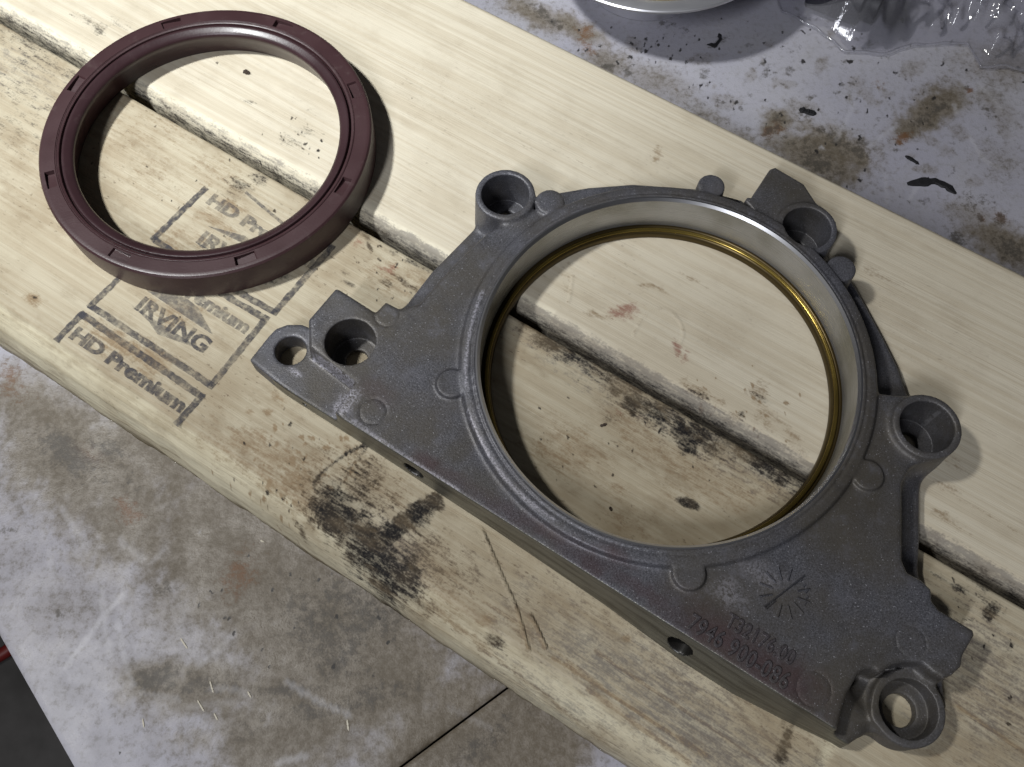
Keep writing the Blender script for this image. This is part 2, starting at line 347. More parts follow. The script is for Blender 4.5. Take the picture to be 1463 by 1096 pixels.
    K.specks('black', 260, seed + 1, .14, .7, (1170, 140, 170, 80)); K.specks('soot', 170, seed + 7, .5, 2.2, (1150, 150, 180, 80), w=.5); K.specks('brown', 130, seed + 8, .8, 4.0, (1180, 170, 190, 90), w=.3); K.specks('black', 80, seed + 2, .12, .7, (920, 75, 60, 14)); K.specks('black', 90, seed + 3, .12, .5, (420, 880, 90, 60))
    K.specks('soot', 330, seed + 4, .3, 1.8, w=.8); K.specks('pale', 260, seed + 5, .12, .5, w=.7)
    K.put(me, {'marks': ('black', 'brown', 'rust'), 'prints': ('pale', None, 'soot')})
for i, (d0, d1) in enumerate([(seam + .35, seam + 400), (seam - 150, seam - .35)]):
    me, X, Y = bench_panel(d0, d1, i); bench_marks(me, X, Y, 20 + i * 10); obj('bench_panel', me, BENCHM, bench)

END = simple('sawn_end_grain', (.46, .39, .27), .8)
def board(name, label, n0, n1, prof0, prof1, s0, s1, mat, wob, marks):
    """prof0/prof1: rounded edges as (dn, z) from the bottom up on the near and the far side"""
    step = .55; ns = int((s1 - s0) / step) + 1
    s = np.concatenate([np.linspace(s0 - 260, s0, 25)[:-1], np.linspace(s0, s1, ns), np.linspace(s1, s1 + 260, 25)[1:]]); ns = len(s)
    a = n0 + prof0[-1][0]; b = n1 + prof1[-1][0]
    nn = np.linspace(a, b, int((b - a) / step) + 1)[1:-1]
    sec = [(n0 + d, z, 0) for d, z in prof0] + [(n, 0.0, 1) for n in nn] + [(n1 + d, z, 2) for d, z in reversed(prof1)]
    sec = np.array(sec); N = np.tile(sec[:, 0], (ns, 1)); Z = np.tile(sec[:, 1], (ns, 1)); S = np.repeat(s[:, None], len(sec), 1)
    near = sec[:, 2] == 0
    if wob:
        w1 = fbm(s / 30, s * 0, 12) - .5; w2 = fbm(s / 5, s * 0 + 4, 13) - .5
        depth = np.clip(-sec[near, 1] / 12, 0, 1)
        N[:, near] += (w1[:, None] * 1.3 + w2[:, None] * .5) * (depth * .7 + .3) * wob
        rough = fbm(S[:, near] / 22, Z[:, near] / 1.1 + S[:, near] * .02, 14) - .5; chips = fbm(S[:, near] / 6, Z[:, near] / 3, 18) - .5
        N[:, near] += (rough * 1.5 + chips * .7) * depth * wob
        Z[:, near] += (rough * .9) * np.clip(-sec[near, 1] / 3, 0, 1) * (sec[near, 1] > -30) * wob
    top = sec[:, 2] == 1
    Z[:, top] += .10 * (fbm(S[:, top] / 60, N[:, top] / 7, 15) - .5)
    co = np.stack([S, N, Z - BENCH], -1).reshape(-1, 3); co[:, 2] = np.maximum(co[:, 2], .02)
    F = grid_faces(ns, len(sec), False, True)
    k = len(sec); caps = []
    me = mesh_np(name, co * .001, F[:, ::-1])
    X = (S * SV[0] + N * NV[0]).ravel(); Y = (S * SV[1] + N * NV[1]).ravel()
    K = Marks(X, Y, 0.0, ['black', 'brown', 'red', 'grey', 'pale', 'dent'])
    K.S, K.N, K.Zv = S.ravel(), N.ravel(), Z.ravel(); marks(K)
    K.put(me, {'marks': ('black', 'brown', 'red'), 'prints': ('grey', 'pale', 'dent')})
    o = obj(name, me, mat); o.rotation_euler = (0, 0, ANG)
    C3 = co.reshape(ns, len(sec), 3) * .001
    for i in (0, -1):
        cap = mesh_np('end_grain', C3[i], [list(range(len(sec)))[::(1 if i == 0 else -1)]], False); obj('end_grain', cap, END, o)
    return tag(o, label, 'board', 'boards under the parts')

def near_marks(K):
    B = K.blob; st = K.stroke
    K._add('pale', (sstep(29.5, 27.0, K.N) * .9).astype(np.float32))
    # black grime patch with pressed outline, left of the housing's straight face
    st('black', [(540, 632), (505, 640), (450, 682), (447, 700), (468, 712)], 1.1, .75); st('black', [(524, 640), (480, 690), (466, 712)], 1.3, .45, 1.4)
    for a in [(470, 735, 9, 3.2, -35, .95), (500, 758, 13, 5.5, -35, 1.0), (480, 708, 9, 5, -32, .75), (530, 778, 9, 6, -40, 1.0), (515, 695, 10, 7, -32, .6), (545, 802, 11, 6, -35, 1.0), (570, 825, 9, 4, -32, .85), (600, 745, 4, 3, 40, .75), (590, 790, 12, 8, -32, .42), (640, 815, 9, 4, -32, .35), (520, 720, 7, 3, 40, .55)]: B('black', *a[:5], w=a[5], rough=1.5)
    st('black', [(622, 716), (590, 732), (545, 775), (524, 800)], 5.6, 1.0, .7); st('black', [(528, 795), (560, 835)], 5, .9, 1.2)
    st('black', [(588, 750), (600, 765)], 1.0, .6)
    B('grey', 560, 790, 14, 9, -32, w=.75); B('brown', 590, 800, 16, 9, -32, w=.65); B('brown', 520, 690, 14, 8, -32, w=.7); B('brown', 640, 850, 12, 4, -32, w=.5)
    # grime along the gap inside the bore
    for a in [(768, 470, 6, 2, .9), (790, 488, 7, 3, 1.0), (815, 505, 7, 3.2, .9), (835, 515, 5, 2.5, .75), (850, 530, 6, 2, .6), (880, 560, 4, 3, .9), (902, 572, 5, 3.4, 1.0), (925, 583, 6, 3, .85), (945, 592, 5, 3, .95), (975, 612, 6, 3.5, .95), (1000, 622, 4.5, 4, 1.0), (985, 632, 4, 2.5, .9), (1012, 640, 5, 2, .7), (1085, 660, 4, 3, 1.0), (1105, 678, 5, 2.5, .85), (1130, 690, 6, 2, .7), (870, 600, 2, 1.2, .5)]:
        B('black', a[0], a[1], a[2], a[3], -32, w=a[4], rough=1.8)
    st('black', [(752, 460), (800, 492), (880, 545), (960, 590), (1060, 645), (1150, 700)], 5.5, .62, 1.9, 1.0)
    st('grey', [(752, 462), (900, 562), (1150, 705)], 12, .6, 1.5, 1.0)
    B('black', 985, 719, 3.6, 1.7, -20, w=1, rough=.5, edge=.3)
    for a in [(820, 640, 10, 6, .55), (790, 650, 8, 5, .6), (850, 650, 6, 4, .5), (880, 700, 4, 3, .5), (930, 640, 12, 6, .45), (1010, 680, 16, 8, .5), (1050, 690, 12, 6, .5), (900, 600, 8, 5, .6), (1100, 700, 10, 4, .5), (890, 745, 8, 4, .45)]: B('brown', a[0], a[1], a[2], a[3], -32, w=a[4], rough=1.6)
    B('red', 886, 589, 2, 1.0, -20, w=.6, rough=1.6); st('dent', [(877, 598), (905, 590), (935, 592), (955, 605)], 1.0, .5, .2, .9); st('brown', [(877, 598), (905, 590), (935, 592), (955, 605)], 1.0, .3, .3, 1.0)
    # inside and round the seal
    for a in [(330, 292, 5, 2.2, .85), (305, 315, 7, 3, .8), (275, 345, 6, 3, .5), (240, 350, 7, 4, .55), (180, 195, 10, 8, .35), (210, 240, 14, 8, .35), (260, 190, 16, 5, .4), (320, 250, 14, 6, .4)]: B('brown', a[0], a[1], a[2], a[3], -32, w=a[4], rough=1.6)
    for a in [(455, 285, 12, 2.4, .75), (430, 268, 7, 2.6, .85), (400, 245, 8, 1.6, .7), (350, 215, 9, 1.4, .55), (300, 190, 8, 1.4, .4)]: B('grey', a[0], a[1], a[2], a[3], -32, w=a[4], rough=1.2)
    for a in [(345, 265, 4, 2, .7), (385, 235, 6, 1.5, .7), (370, 255, 4, 2, .55), (470, 300, 7, 1.6, .55), (330, 280, 4, 1.6, .5), (300, 170, 10, 1.2, .4), (40, 60, 12, 4, .5), (60, 85, 9, 5, .4), (15, 40, 8, 3, .5), (90, 100, 8, 2, .4), (40, 140, 14, 6, .22), (20, 190, 14, 7, .22)]: B('black', a[0], a[1], a[2], a[3], -32, w=a[4], rough=1.8)
    B('grey', 30, 100, 22, 10, -32, w=.45); B('grey', 60, 130, 20, 8, -32, w=.4)
    B('rust' if False else 'brown', 47, 427, 3.2, 2.0, -10, w=1.0, rough=1.2); B('black', 50, 425, 1.2, .7, 0, w=.6)
    for a in [(170, 490, 12, 4, .75), (200, 505, 10, 4, .85), (150, 480, 7, 3, .6), (215, 510, 8, 3, .75), (250, 450, 8, 4, .5), (280, 440, 6, 3, .5), (240, 460, 4, 3, .55)]: B('brown', a[0], a[1], a[2], a[3], -32, w=a[4], rough=1.6)
    # spatter between print and housing
    for a in [(400, 570, 3, 1.6, .9), (385, 590, 2.6, 1.4, .9), (368, 575, 2, 1, .7), (355, 588, 1.8, 1, .8), (370, 640, 10, 5, .65), (410, 665, 12, 6, .7), (430, 690, 10, 6, .75), (390, 690, 12, 4, .6), (440, 720, 10, 4, .8), (330, 640, 14, 6, .35), (360, 670, 14, 4, .5), (450, 665, 8, 4, .55), (500, 650, 7, 5, .5)]: B('brown', a[0], a[1], a[2], a[3], -32, w=a[4], rough=1.8)
    # right of the seal, above the left block
    for a in [(513, 345, 1.8, 1.3, .9), (556, 386, 2.6, 1.8, .8), (549, 381, 1.4, 1.0, .7)]: B('red', a[0], a[1], a[2], a[3], 0, w=a[4], rough=1.6)
    for a in [(520, 335, 4, 1.3, -50, .75), (528, 352, 3, .7, -60, .9), (555, 405, 3, 1.0, -30, .7), (498, 405, 2, .7, -30, .9), (494, 390, 2, .6, -30, .6), (586, 375, 3, .6, -30, .7), (475, 368, 1, .6, 0, .7), (440, 350, 6, 1.0, -32, .5), (560, 360, 5, .7, -32, .5), (600, 380, 6, 1.0, -32, .5), (385, 400, 6, 1.2, 10, .5), (405, 395, 2, 1, 0, .6), (575, 402, 4, 1.2, -40, .6)]: B('black', *a[:5], w=a[5], rough=1.6)
    B('brown', 560, 400, 9, 6, -32, w=.55); B('brown', 590, 395, 8, 4, -32, w=.45)
    # cuts and long grain cracks, lower right
    st('dent', [(690, 760), (722, 835), (738, 868), (755, 928)], 1.0, .8, .1); st('black', [(690, 755), (703, 790), (722, 835), (738, 868)], .95, .42, .3, 1.0); st('brown', [(738, 868), (755, 928)], 1.2, .7)
    st('dent', [(758, 880), (766, 895), (780, 925)], 1.0, 1, .3); st('brown', [(756, 880), (766, 895), (778, 925)], 1.6, .8); B('black', 705, 915, 3.5, 1.4, -25, w=.8, rough=1.6); B('brown', 693, 885, 3, 2, 0, w=.8); B('brown', 745, 900, 5, 3, -60, w=.6); B('brown', 660, 860, 10, 3, -32, w=.5); B('brown', 895, 912, 1.5, .9, 0, w=1)
    for pts, w, k in [([(790, 940), (900, 1010), (1010, 1080)], 1.3, .85), ([(850, 930), (1000, 1030), (1090, 1090)], 1.2, .75), ([(650, 830), (760, 905), (860, 980)], 1.1, .6), ([(840, 985), (930, 1050), (985, 1090)], 1.6, .7), ([(905, 930), (1040, 1015), (1120, 1070)], 1.0, .5), ([(1250, 1050), (1400, 1096)], .8, .4), ([(1370, 1010), (1463, 1075)], 1.4, .8), ([(1395, 985), (1463, 1030)], .8, .5), ([(1350, 880), (1463, 955)], .7, .3), ([(640, 790), (760, 860)], .5, .3)]: st('brown', pts, w, k, .5)
    for a in [(1125, 1050, 2.2, 1.2, 70, .9), (1118, 1075, 3.5, 1.4, 60, .9), (1120, 1030, 3, 1.5, 70, .5), (1417, 872, 2.4, 1.4, 40, .8), (1370, 840, 2, 2, 0, .5), (1350, 830, 3, 1, -32, .6), (1380, 885, 2, .6, 0, .8), (1400, 850, 5, 2, -32, .4), (1390, 830, 6, 1, -32, .5)]: B('black', *a[:5], w=a[5], rough=1.6)
    for a in [(1150, 1060, 7, 4, .4), (1380, 900, 14, 8, .3), (1400, 1000, 16, 8, .35), (1420, 940, 16, 7, .3), (1000, 990, 20, 8, .25), (850, 870, 22, 6, .2), (1050, 1080, 12, 6, .3)]: B('brown', a[0], a[1], a[2], a[3], -32, w=a[4])
    B('pale', 1180, 1075, 5, 2, 60, w=.8)
    for a in [(900, 960, 40, 11, .7), (1000, 1040, 40, 12, .75), (800, 900, 30, 7, .35), (1400, 950, 26, 14, .6), (1420, 1040, 22, 12, .6), (780, 990, 24, 4, .5), (1130, 1090, 20, 8, .5)]: B('grey', a[0], a[1], a[2], a[3], -32, w=a[4])
    # waney edge dirt
    st('black', [(480, 768), (520, 800), (560, 832), (600, 862)], 2.2, .55, 1.6); st('brown', [(420, 720), (500, 775), (600, 850), (700, 930)], 2.4, .55, 1.5); st('brown', [(640, 885), (740, 960), (830, 1030)], 1.2, .6, 1.2); st('brown', [(660, 935), (760, 1010), (830, 1070)], .8, .5, 1.0); st('brown', [(110, 455), (250, 560), (380, 650)], .8, .25, 1.4)
    B('black', 425, 752, 1.6, .8, -60, w=.9); B('black', 418, 742, .8, .5, 0, w=.8); B('brown', 300, 570, 6, .8, -32, w=.5); B('brown', 860, 1050, 6, 1.2, -32, w=.5)
    K.specks('black', 170, 31, .10, .45); K.specks('black', 60, 32, .12, .5, (430, 680, 45, 40)); K.specks('brown', 90, 33, .25, 1.0, (420, 670, 50, 40)); K.specks('black', 60, 34, .12, .4, (850, 620, 90, 60)); K.specks('black', 50, 35, .12, .45, (1380, 900, 50, 60)); K.specks('black', 40, 36, .15, .5, (560, 380, 40, 25))
    K.specks('black', 60, 37, .1, .4, (250, 240, 90, 70))
def far_marks(K):
    B = K.blob; st = K.stroke
    # grey dirt where the two boards face each other; black paints the gap's shadow deeper
    K._add('grey', (sstep(122.3, 119.6, K.N) * np.where(K.S < -130, .55, 1.0)).astype(np.float32)); K._add('black', (sstep(119.4, 117.9, K.N) * .5).astype(np.float32)); K._add('pale', (sstep(123.5, 121.0, K.N) * .5 * (K.S < -60)).astype(np.float32))
    for a in [(888, 444, 4.2, 2.2, 15, 1.0), (968, 498, 1.4, 3.0, 10, .9), (978, 512, 1.2, 2.4, -30, .6)]: B('red', *a[:5], w=a[5], rough=1.2)
    for a in [(858, 452, 4, 1.2, -20, .7), (925, 408, 3, 1, 0, .6), (945, 414, 3, .7, -40, .5), (985, 397, 4, .7, -32, .7), (990, 400, 2, .5, -32, .8), (1050, 595, 3, 2, 0, .5), (1085, 560, 3, 3, 0, .5), (1000, 560, 7, 2, -32, .6), (1020, 570, 7, 1.5, -32, .55), (1090, 590, 4, 2, -32, .5), (1130, 630, 4, 2, -32, .5), (1130, 620, 3, 1.2, -32, .6), (1100, 600, 5, 3, -32, .4), (1100, 790 - 180, 3, 1, -32, .5), (810, 400, 2, 5, 0, .3), (936, 228, 2.0, 1.2, 60, .8), (940, 215, 1.6, 2.6, -10, .5), (700, 12, 12, 1.5, -32, .9), (760, 40, 10, 1.0, -32, .6), (1250, 390, 8, 1.2, -32, .35), (1345, 690, 4, 1, -32, .6), (1355, 660, 5, 2, -32, .4), (1350, 740, 5, 1.5, -32, .6), (1335, 770, 4, 2, -32, .4)]: B('brown', *a[:5], w=a[5], rough=1.7)
    for a in [(1005, 565, 4, 1, -32, .5), (1090, 570, 3, .8, -32, .45), (1060, 592, 1.2, 1.2, 0, .6), (352, 103, 1.4, .8, -30, 1.0), (310, 90, .5, .5, 0, 1), (440, 190, 4, 2, -20, .35), (415, 205, 4, 2, -20, .35), (355, 145, 2, 1, -20, .5), (440, 158, 1.2, .6, 0, .5), (128, 30, 5, 2, -32, .4), (140, 40, 4, 2, -32, .45), (115, 25, 4, 1.4, -32, .35), (170, 35, 6, 2, -32, .25)]: B('black', *a[:5], w=a[5], rough=1.7)
    for c_ in [[(905, 478), (918, 452), (945, 438), (968, 452), (978, 475), (972, 490)], [(818, 395), (815, 420), (812, 432)]]:
        st('dent', c_, 1.0, .2, .2, .9); st('brown', c_, 1.0, .2, .3, 1.0)
    st('brown', [(790, 215), (850, 245), (900, 262)], 2.0, .12, .6)
    st('brown', [(1330, 690), (1463, 765)], .5, .45, .6)
    st('brown', [(690, 5), (900, 112), (1100, 212), (1300, 310), (1463, 390)], 1.4, .38, 1.6)
    K.specks('black', 130, 41, .10, .42); K.specks('brown', 60, 42, .2, .8, (1060, 600, 70, 40)); K.specks('black', 30, 43, .15, .5, (430, 195, 30, 20))

near_board = board('wood_board', 'dirty pale softwood board with printed grade stamps and black grime, nearer the bottom left', 20.2, 113.6,
      [(.3, -38), (0, -26), (0, -22), (.1, -18), (.3, -15), (.7, -12), (1.2, -9.8), (1.8, -8), (2.4, -6.5), (3.2, -5.2), (4.0, -4.1), (4.8, -3.2), (5.5, -2.4), (6.3, -1.7), (7.0, -1.15), (7.6, -.7), (8.1, -.38), (8.5, -.15), (9.2, 0)],
      [(0, -38), (0, -20), (0, -4), (0, -1.2), (-.25, -.4), (-.9, 0)], -345, 190, WOOD_N, 1.0, near_marks)
far_board = board('wood_board', 'cleaner pale softwood board with red smears, lying on the upper right side', 117.6, 216.6,
      [(.1, -38), (0, -22), (0, -12), (.1, -7), (.4, -4.2), (1.0, -2.4), (1.9, -1.05), (2.9, -.3), (4.0, 0)],
      [(0, -38), (0, -20), (0, -5), (0, -1.6), (-.5, -.5), (-1.5, 0)], -345, 190, WOOD_F, 0.0, far_marks)

# ------------------------------------------------------------------ printed grade stamps on the near board
inkM = Mat('stamp_ink')
g = inkM.noise(520, None, 5, .7); g2 = inkM.noise(60, None, 3, .6)
cov = inkM.math('MULTIPLY', inkM.ramp(g, .26, .66, .08, .84), inkM.ramp(g2, .25, .55, .55, 1.0))
tr = inkM.node('ShaderNodeBsdfTransparent'); mx = inkM.node('ShaderNodeMixShader')
inkM.set(Base_Color=(.050, .048, .058), Roughness=.7)
inkM.link(cov, mx.inputs[0]); inkM.link(tr.outputs[0], mx.inputs[1]); inkM.link(inkM.b.outputs[0], mx.inputs[2]); inkM.link(mx.outputs[0], inkM.out.inputs[0])
INK = inkM.m
pale_ink = Mat('stamp_ink_faint')
g = pale_ink.noise(480, None, 5, .7)
cov = pale_ink.ramp(g, .3, .68, .12, .60)
tr = pale_ink.node('ShaderNodeBsdfTransparent'); mx = pale_ink.node('ShaderNodeMixShader'); pale_ink.set(Base_Color=(.09, .085, .09), Roughness=.7)
pale_ink.link(cov, mx.inputs[0]); pale_ink.link(tr.outputs[0], mx.inputs[1]); pale_ink.link(pale_ink.b.outputs[0], mx.inputs[2]); pale_ink.link(mx.outputs[0], pale_ink.out.inputs[0])
INK2 = pale_ink.m
ZI = .14
def loc_sn(p):   # photo position on the board top -> board coordinates (mm)
    q = np.array(at(p[0], p[1], 0)); return q @ SV, q @ NV
def ink_bars(name, segs, width, mat=INK):
    vs, fs = [], []
    for a, b in segs:
        a = np.array(loc_sn(a)); b = np.array(loc_sn(b)); d = (b - a) / np.linalg.norm(b - a); n = np.array([-d[1], d[0]]) * width / 2
        a = a - d * width * .45; b = b + d * width * .45
        m = max(4, int(np.linalg.norm(b - a) / 1.2)); base = len(vs); rs = random.Random(int(abs(a[0] * 13)))
        for i in range(m + 1):
            c = a + (b - a) * i / m; j1 = 1 + rs.uniform(-.16, .12); j2 = 1 + rs.uniform(-.16, .12)
            vs += [(*(c + n * j1), ZI - BENCH), (*(c - n * j2), ZI - BENCH)]
        for i in range(m): fs.append((base + 2 * i, base + 2 * i + 1, base + 2 * i + 3, base + 2 * i + 2))
        ZI_next()
    return obj(name, mesh_np(name, np.array(vs) * .001, fs, False), mat, near_board)
def ZI_next():
    global ZI
    ZI += .006
def text_mesh(txt, size, extrude=0.0, bevel=0.0, spacing=1.0, bold=0.0, sx=1.0):
    c = bpy.data.curves.new('t', 'FONT'); c.body = txt; c.size = size; c.extrude = extrude; c.bevel_depth = bevel; c.space_character = spacing; c.offset = bold
    c.resolution_u = 6
    o = bpy.data.objects.new('t', c); col.objects.link(o)
    dg = bpy.context.evaluated_depsgraph_get(); me = bpy.data.meshes.new_from_object(o.evaluated_get(dg))
    bpy.data.objects.remove(o); bpy.data.curves.remove(c)
    me.transform(Matrix.Diagonal((sx, 1, 1, 1))); return me
def ink_text(name, txt, p0, p1, height, mat=INK, bold=.0):
    """text from photo position p0 (lower left) to p1 (lower right)"""
    a = np.array(loc_sn(p0)); b = np.array(loc_sn(p1)); d = b - a
    me = text_mesh(txt, height * .001 / .70, bold=bold * .001)
    co = np.empty(len(me.vertices) * 3, np.float32); me.vertices.foreach_get('co', co); w = co.reshape(-1, 3)[:, 0].max()
    me.transform(Matrix.Diagonal((np.linalg.norm(d) * .001 / w, 1, 1, 1)))
    o = obj(name, me, mat, near_board); ZI_next(); o.location = (a[0] * .001, a[1] * .001, (ZI - BENCH) * .001); o.rotation_euler = (0, 0, math.atan2(d[1], d[0]))
    return o
def ink_poly(name, pts, mat):
    ZI_next(); P = np.array([loc_sn(p) for p in pts])
    return obj(name, mesh_np(name, np.c_[P, np.full(len(P), ZI - BENCH)] * .001, [list(range(len(P)))], False), mat, near_board)
ink_bars('stamp_frame', [((116, 450), (83, 484)), ((118, 450), (287, 566)), ((287, 568), (254, 604))], 2.3)
ink_bars('stamp_frame', [((166, 402), (130, 437)), ((131, 438), (302, 551)), ((304, 549), (380, 455)), ((378, 455), (300, 410))], 2.2)
ink_bars('stamp_frame', [((292, 271), (220, 341)), ((221, 343), (300, 395)), ((318, 405), (391, 446)), ((393, 446), (474, 354))], 2.2)
ink_bars('stamp_line', [((352, 276), (402, 318))], 1.1, INK2)
ink_text('stamp_text', 'HD Premium', (98, 481), (258, 590), 4.2, INK, .36)
ink_text('stamp_text', 'HD Premium', (205, 385), (350, 477), 4.1, INK2, .36)
ink_text('stamp_text', 'HD Premium', (294, 289), (445, 384), 4.1, INK2, .36)
ink_text('logo_text', 'IRVING', (191, 440), (290, 505), 5.0, INK, .30)
ink_text('logo_text', 'IRVING', (279, 345), (380, 408), 5.0, INK2, .30)
ink_poly('logo_wing', [(188, 437), (287, 499), (262, 491), (225, 478), (213, 460)], INK2)
ink_poly('logo_wing', [(210, 416), (265, 425), (283, 440), (304, 478), (300, 476)], INK2)
ink_poly('logo_wing', [(277, 344), (300, 357), (287, 354)], INK2); ink_poly('logo_wing', [(296, 323), (352, 338), (362, 352), (340, 345)], INK2)

# ------------------------------------------------------------------ rubber shaft seal
def rubber(name, base, rough, spec=.5):
    M = Mat(name); n = M.noise(1500, None, 2); l = M.noise(40, None, 3)
    c = M.mix(M.ramp(l, .3, .75), base, tuple(v * 1.25 for v in base))
    c = M.mix(M.ramp(M.noise(220, None, 6, .7), .55, .8, 0, .22), c, (.16, .13, .12))
    return M.set(Base_Color=c, Roughness=M.ramp(l, .3, .8, rough, rough + .12), Normal=M.bump(n, .00006, .5), Specular_IOR_Level=spec)
RUB = rubber('brown_rubber', (.040, .0185, .0205), .34); LIP = rubber('lip_rubber', (.032, .0155, .018), .27, .4)
seal = thing('shaft_seal', 'dark maroon rubber shaft seal ring with eight small notches, lying across both boards', 'seal', (SEAL_C[0], SEAL_C[1], .12))
NOTCH = [math.radians(22.0 - 45.2 + 45 * i) for i in range(8)]
sp = [(54.5, 0), (54.9, .5), (54.9, 10.6), (54.75, 11.3), (54.2, 11.85), (53.6, 12.0), (52.95, 12.0), (52.85, 12.0), (51.4, 12.0), (49.85, 12.0), (49.75, 12.0), (49.4, 12.0), (49.25, 11.8), (49.1, 12.0), (48.5, 11.95), (48.1, 11.75), (47.95, 11.3), (47.9, 10.6), (47.5, 10.5), (47.5, 0)]
spd = [7, 8, 9]
def notch_fn(T, r, z, I):
    m = np.zeros_like(T)
    for i, a in enumerate(NOTCH):
        d = (T - a + math.pi) % (2 * math.pi) - math.pi; h = math.radians(3.7)
        depth = np.clip((h - np.abs(d)) / math.radians(.22), 0, 1) * (1.5 - .8 * (d * (1 if i % 2 else -1) / h * .5 + .5))
        m = np.maximum(m, depth)
    z = z - np.where(np.isin(I, spd), m, 0); return r, z
me = lathe('outer_ring', sp, 1800, True, notch_fn); sharp(me, 30); obj('outer_ring', me, RUB, seal)
me = lathe('sealing_lip', [(47.6, 10.4), (47.5, 10.7), (47.45, 11.4), (47.2, 11.8), (46.7, 11.9), (46.3, 11.75), (44.9, 11.1), (44.2, 10.6), (43.9, 10.0), (43.95, 9.3), (44.8, 7.2), (45.7, 4.5), (46.3, 1.5), (46.8, .05), (47.7, .05)], 512, True); sharp(me, 40); obj('sealing_lip', me, LIP, seal)
me = lathe('garter_line', [(49.05, 11.96), (48.9, 12.12), (48.75, 11.96)], 512, True); obj('rim_bead', me, RUB, seal)

# ------------------------------------------------------------------ cast housing (signed distance field -> surface nets)
HG = .45; X0, X1, Y0, Y1, Z0, Z1 = -92., 140., -4., 192., -.9, 18.9
gx = np.arange(X0, X1, HG, dtype=np.float32); gy = np.arange(Y0, Y1, HG, dtype=np.float32); gz = np.arange(Z0, Z1, HG, dtype=np.float32)
GX, GY = np.meshgrid(gx, gy, indexing='ij'); ZZ = gz[None, None, :]
def sd_poly(P):
    d = np.full(GX.shape, 1e9, np.float32); s = np.ones(GX.shape, np.float32); n = len(P)
    for i in range(n):
        a = P[i]; b = P[i - 1]; e = b - a; wx = GX - a[0]; wy = GY - a[1]
        t = np.clip((wx * e[0] + wy * e[1]) / max(e @ e, 1e-9), 0, 1)
        d = np.minimum(d, (wx - e[0] * t) ** 2 + (wy - e[1] * t) ** 2)
        c1 = GY >= a[1]; c2 = GY < b[1]; c3 = e[0] * wy > e[1] * wx
        s = np.where((c1 & c2 & c3) | (~c1 & ~c2 & ~c3), -s, s)
    return s * np.sqrt(d)
def sd_circ(c, r): return np.hypot(GX - c[0], GY - c[1]) - r
def smin(a, b, k): h = np.maximum(k - np.abs(a - b), 0); return np.minimum(a, b) - h * h / (4 * k)
def smax(a, b, k): return -smin(-a, -b, k)
def slab(d2, z1, edge=1.2, draft=.0, z0=0.0, top=None):
    zz = ZZ - (z1 if top is None else top[:, :, None])
    d = smax(d2[:, :, None] + (ZZ - z1) * draft, zz, edge); return np.maximum(d, z0 - ZZ).astype(np.float32)
ZP = 15.0
plate_px = [(441, 496), (440, 456), (479, 411), (484, 412), (536, 445), (551, 430), (572, 441), (600, 432), (650, 375), (695, 332), (760, 300), (900, 290), (1050, 300), (1130, 350), (1180, 400), (1215, 440), (1240, 500), (1257, 561), (1298, 566), (1345, 580), (1350, 640), (1302, 668), (1290, 690), (1290, 800),
            (1298, 818), (1318, 828), (1332, 842), (1333, 858), (1343, 871), (1392, 900), (1394, 907), (1377, 937), (1375, 952), (1361, 965), (1349, 970), (1334, 962), (1318, 948), (1297, 945), (1277, 949), (1258, 962), (1247, 956), (1238, 956), (1228, 962), (1212, 990), (1204, 1015), (1198, 1040), (1192, 1075), (1100, 1015), (900, 880), (640, 705), (490, 610), (478, 588), (505, 546)]
plate = sd_poly(ats(plate_px, ZP))
flange_px = [(560, 452), (574, 441), (616, 387), (684, 318), (700, 285), (770, 278), (840, 266), (905, 261), (1000, 268), (1060, 284), (1200, 380), (1224, 408), (1262, 478), (1285, 524), (1300, 568), (1330, 640), (1316, 690), (1316, 770), (1313, 826), (1290, 860), (1200, 800), (1000, 860), (700, 690)]
flange = sd_poly(ats(flange_px, 5.0))
tab = sd_poly(ats([(356, 514), (384, 479), (394, 469), (410, 463), (431, 463), (448, 470), (520, 520), (520, 640), (470, 610)], 8.0))
ear_px = [(1205, 1000), (1235, 955), (1300, 935), (1345, 965), (1352, 1010), (1300, 1060), (1262, 1045), (1218, 1046), (1190, 1055)]
ear = sd_poly(ats(ear_px, 6.0))
tabB2 = sd_poly(ats([(1064, 286), (1069, 280), (1073, 282), (1100, 241), (1108, 238), (1149, 262), (1188, 322), (1180, 360), (1120, 350)], 14.0))
BOSS = dict(B1=(at(722, 277, 16.5), 9.5, 16.5), B2=(at(1153.5, 325, 15.5), 9.4, 15.5), B3=(at(1325.5, 608.5, 17.0), 9.7, 17.0), B5=(at(1298.5, 1012.5, 9.5), 9.6, 9.5))
HOLE = dict(B1=(BOSS['B1'][0], 7.55, 2.2), B2=(BOSS['B2'][0], 7.55, 2.2), B3=(BOSS['B3'][0], 7.7, 2.2), B4=(at(500.3, 488, 15.0), 7.55, 2.0), B5=(BOSS['B5'][0], 7.5, 3.5))
PADS = [(at(645, 547, 16.3), 4.5, 16.3), (at(985, 819, 16.3), 4.5, 16.3), (at(1241, 678, 16.3), 4.4, 16.3), (at(1017, 264, 16.3), 4.3, 16.0), (at(1204, 381, 16.3), 4.4, 15.6), (at(786, 287, 16.3), 4.6, 16.0)]
rb = np.hypot(GX - BORE_C[0], GY - BORE_C[1])
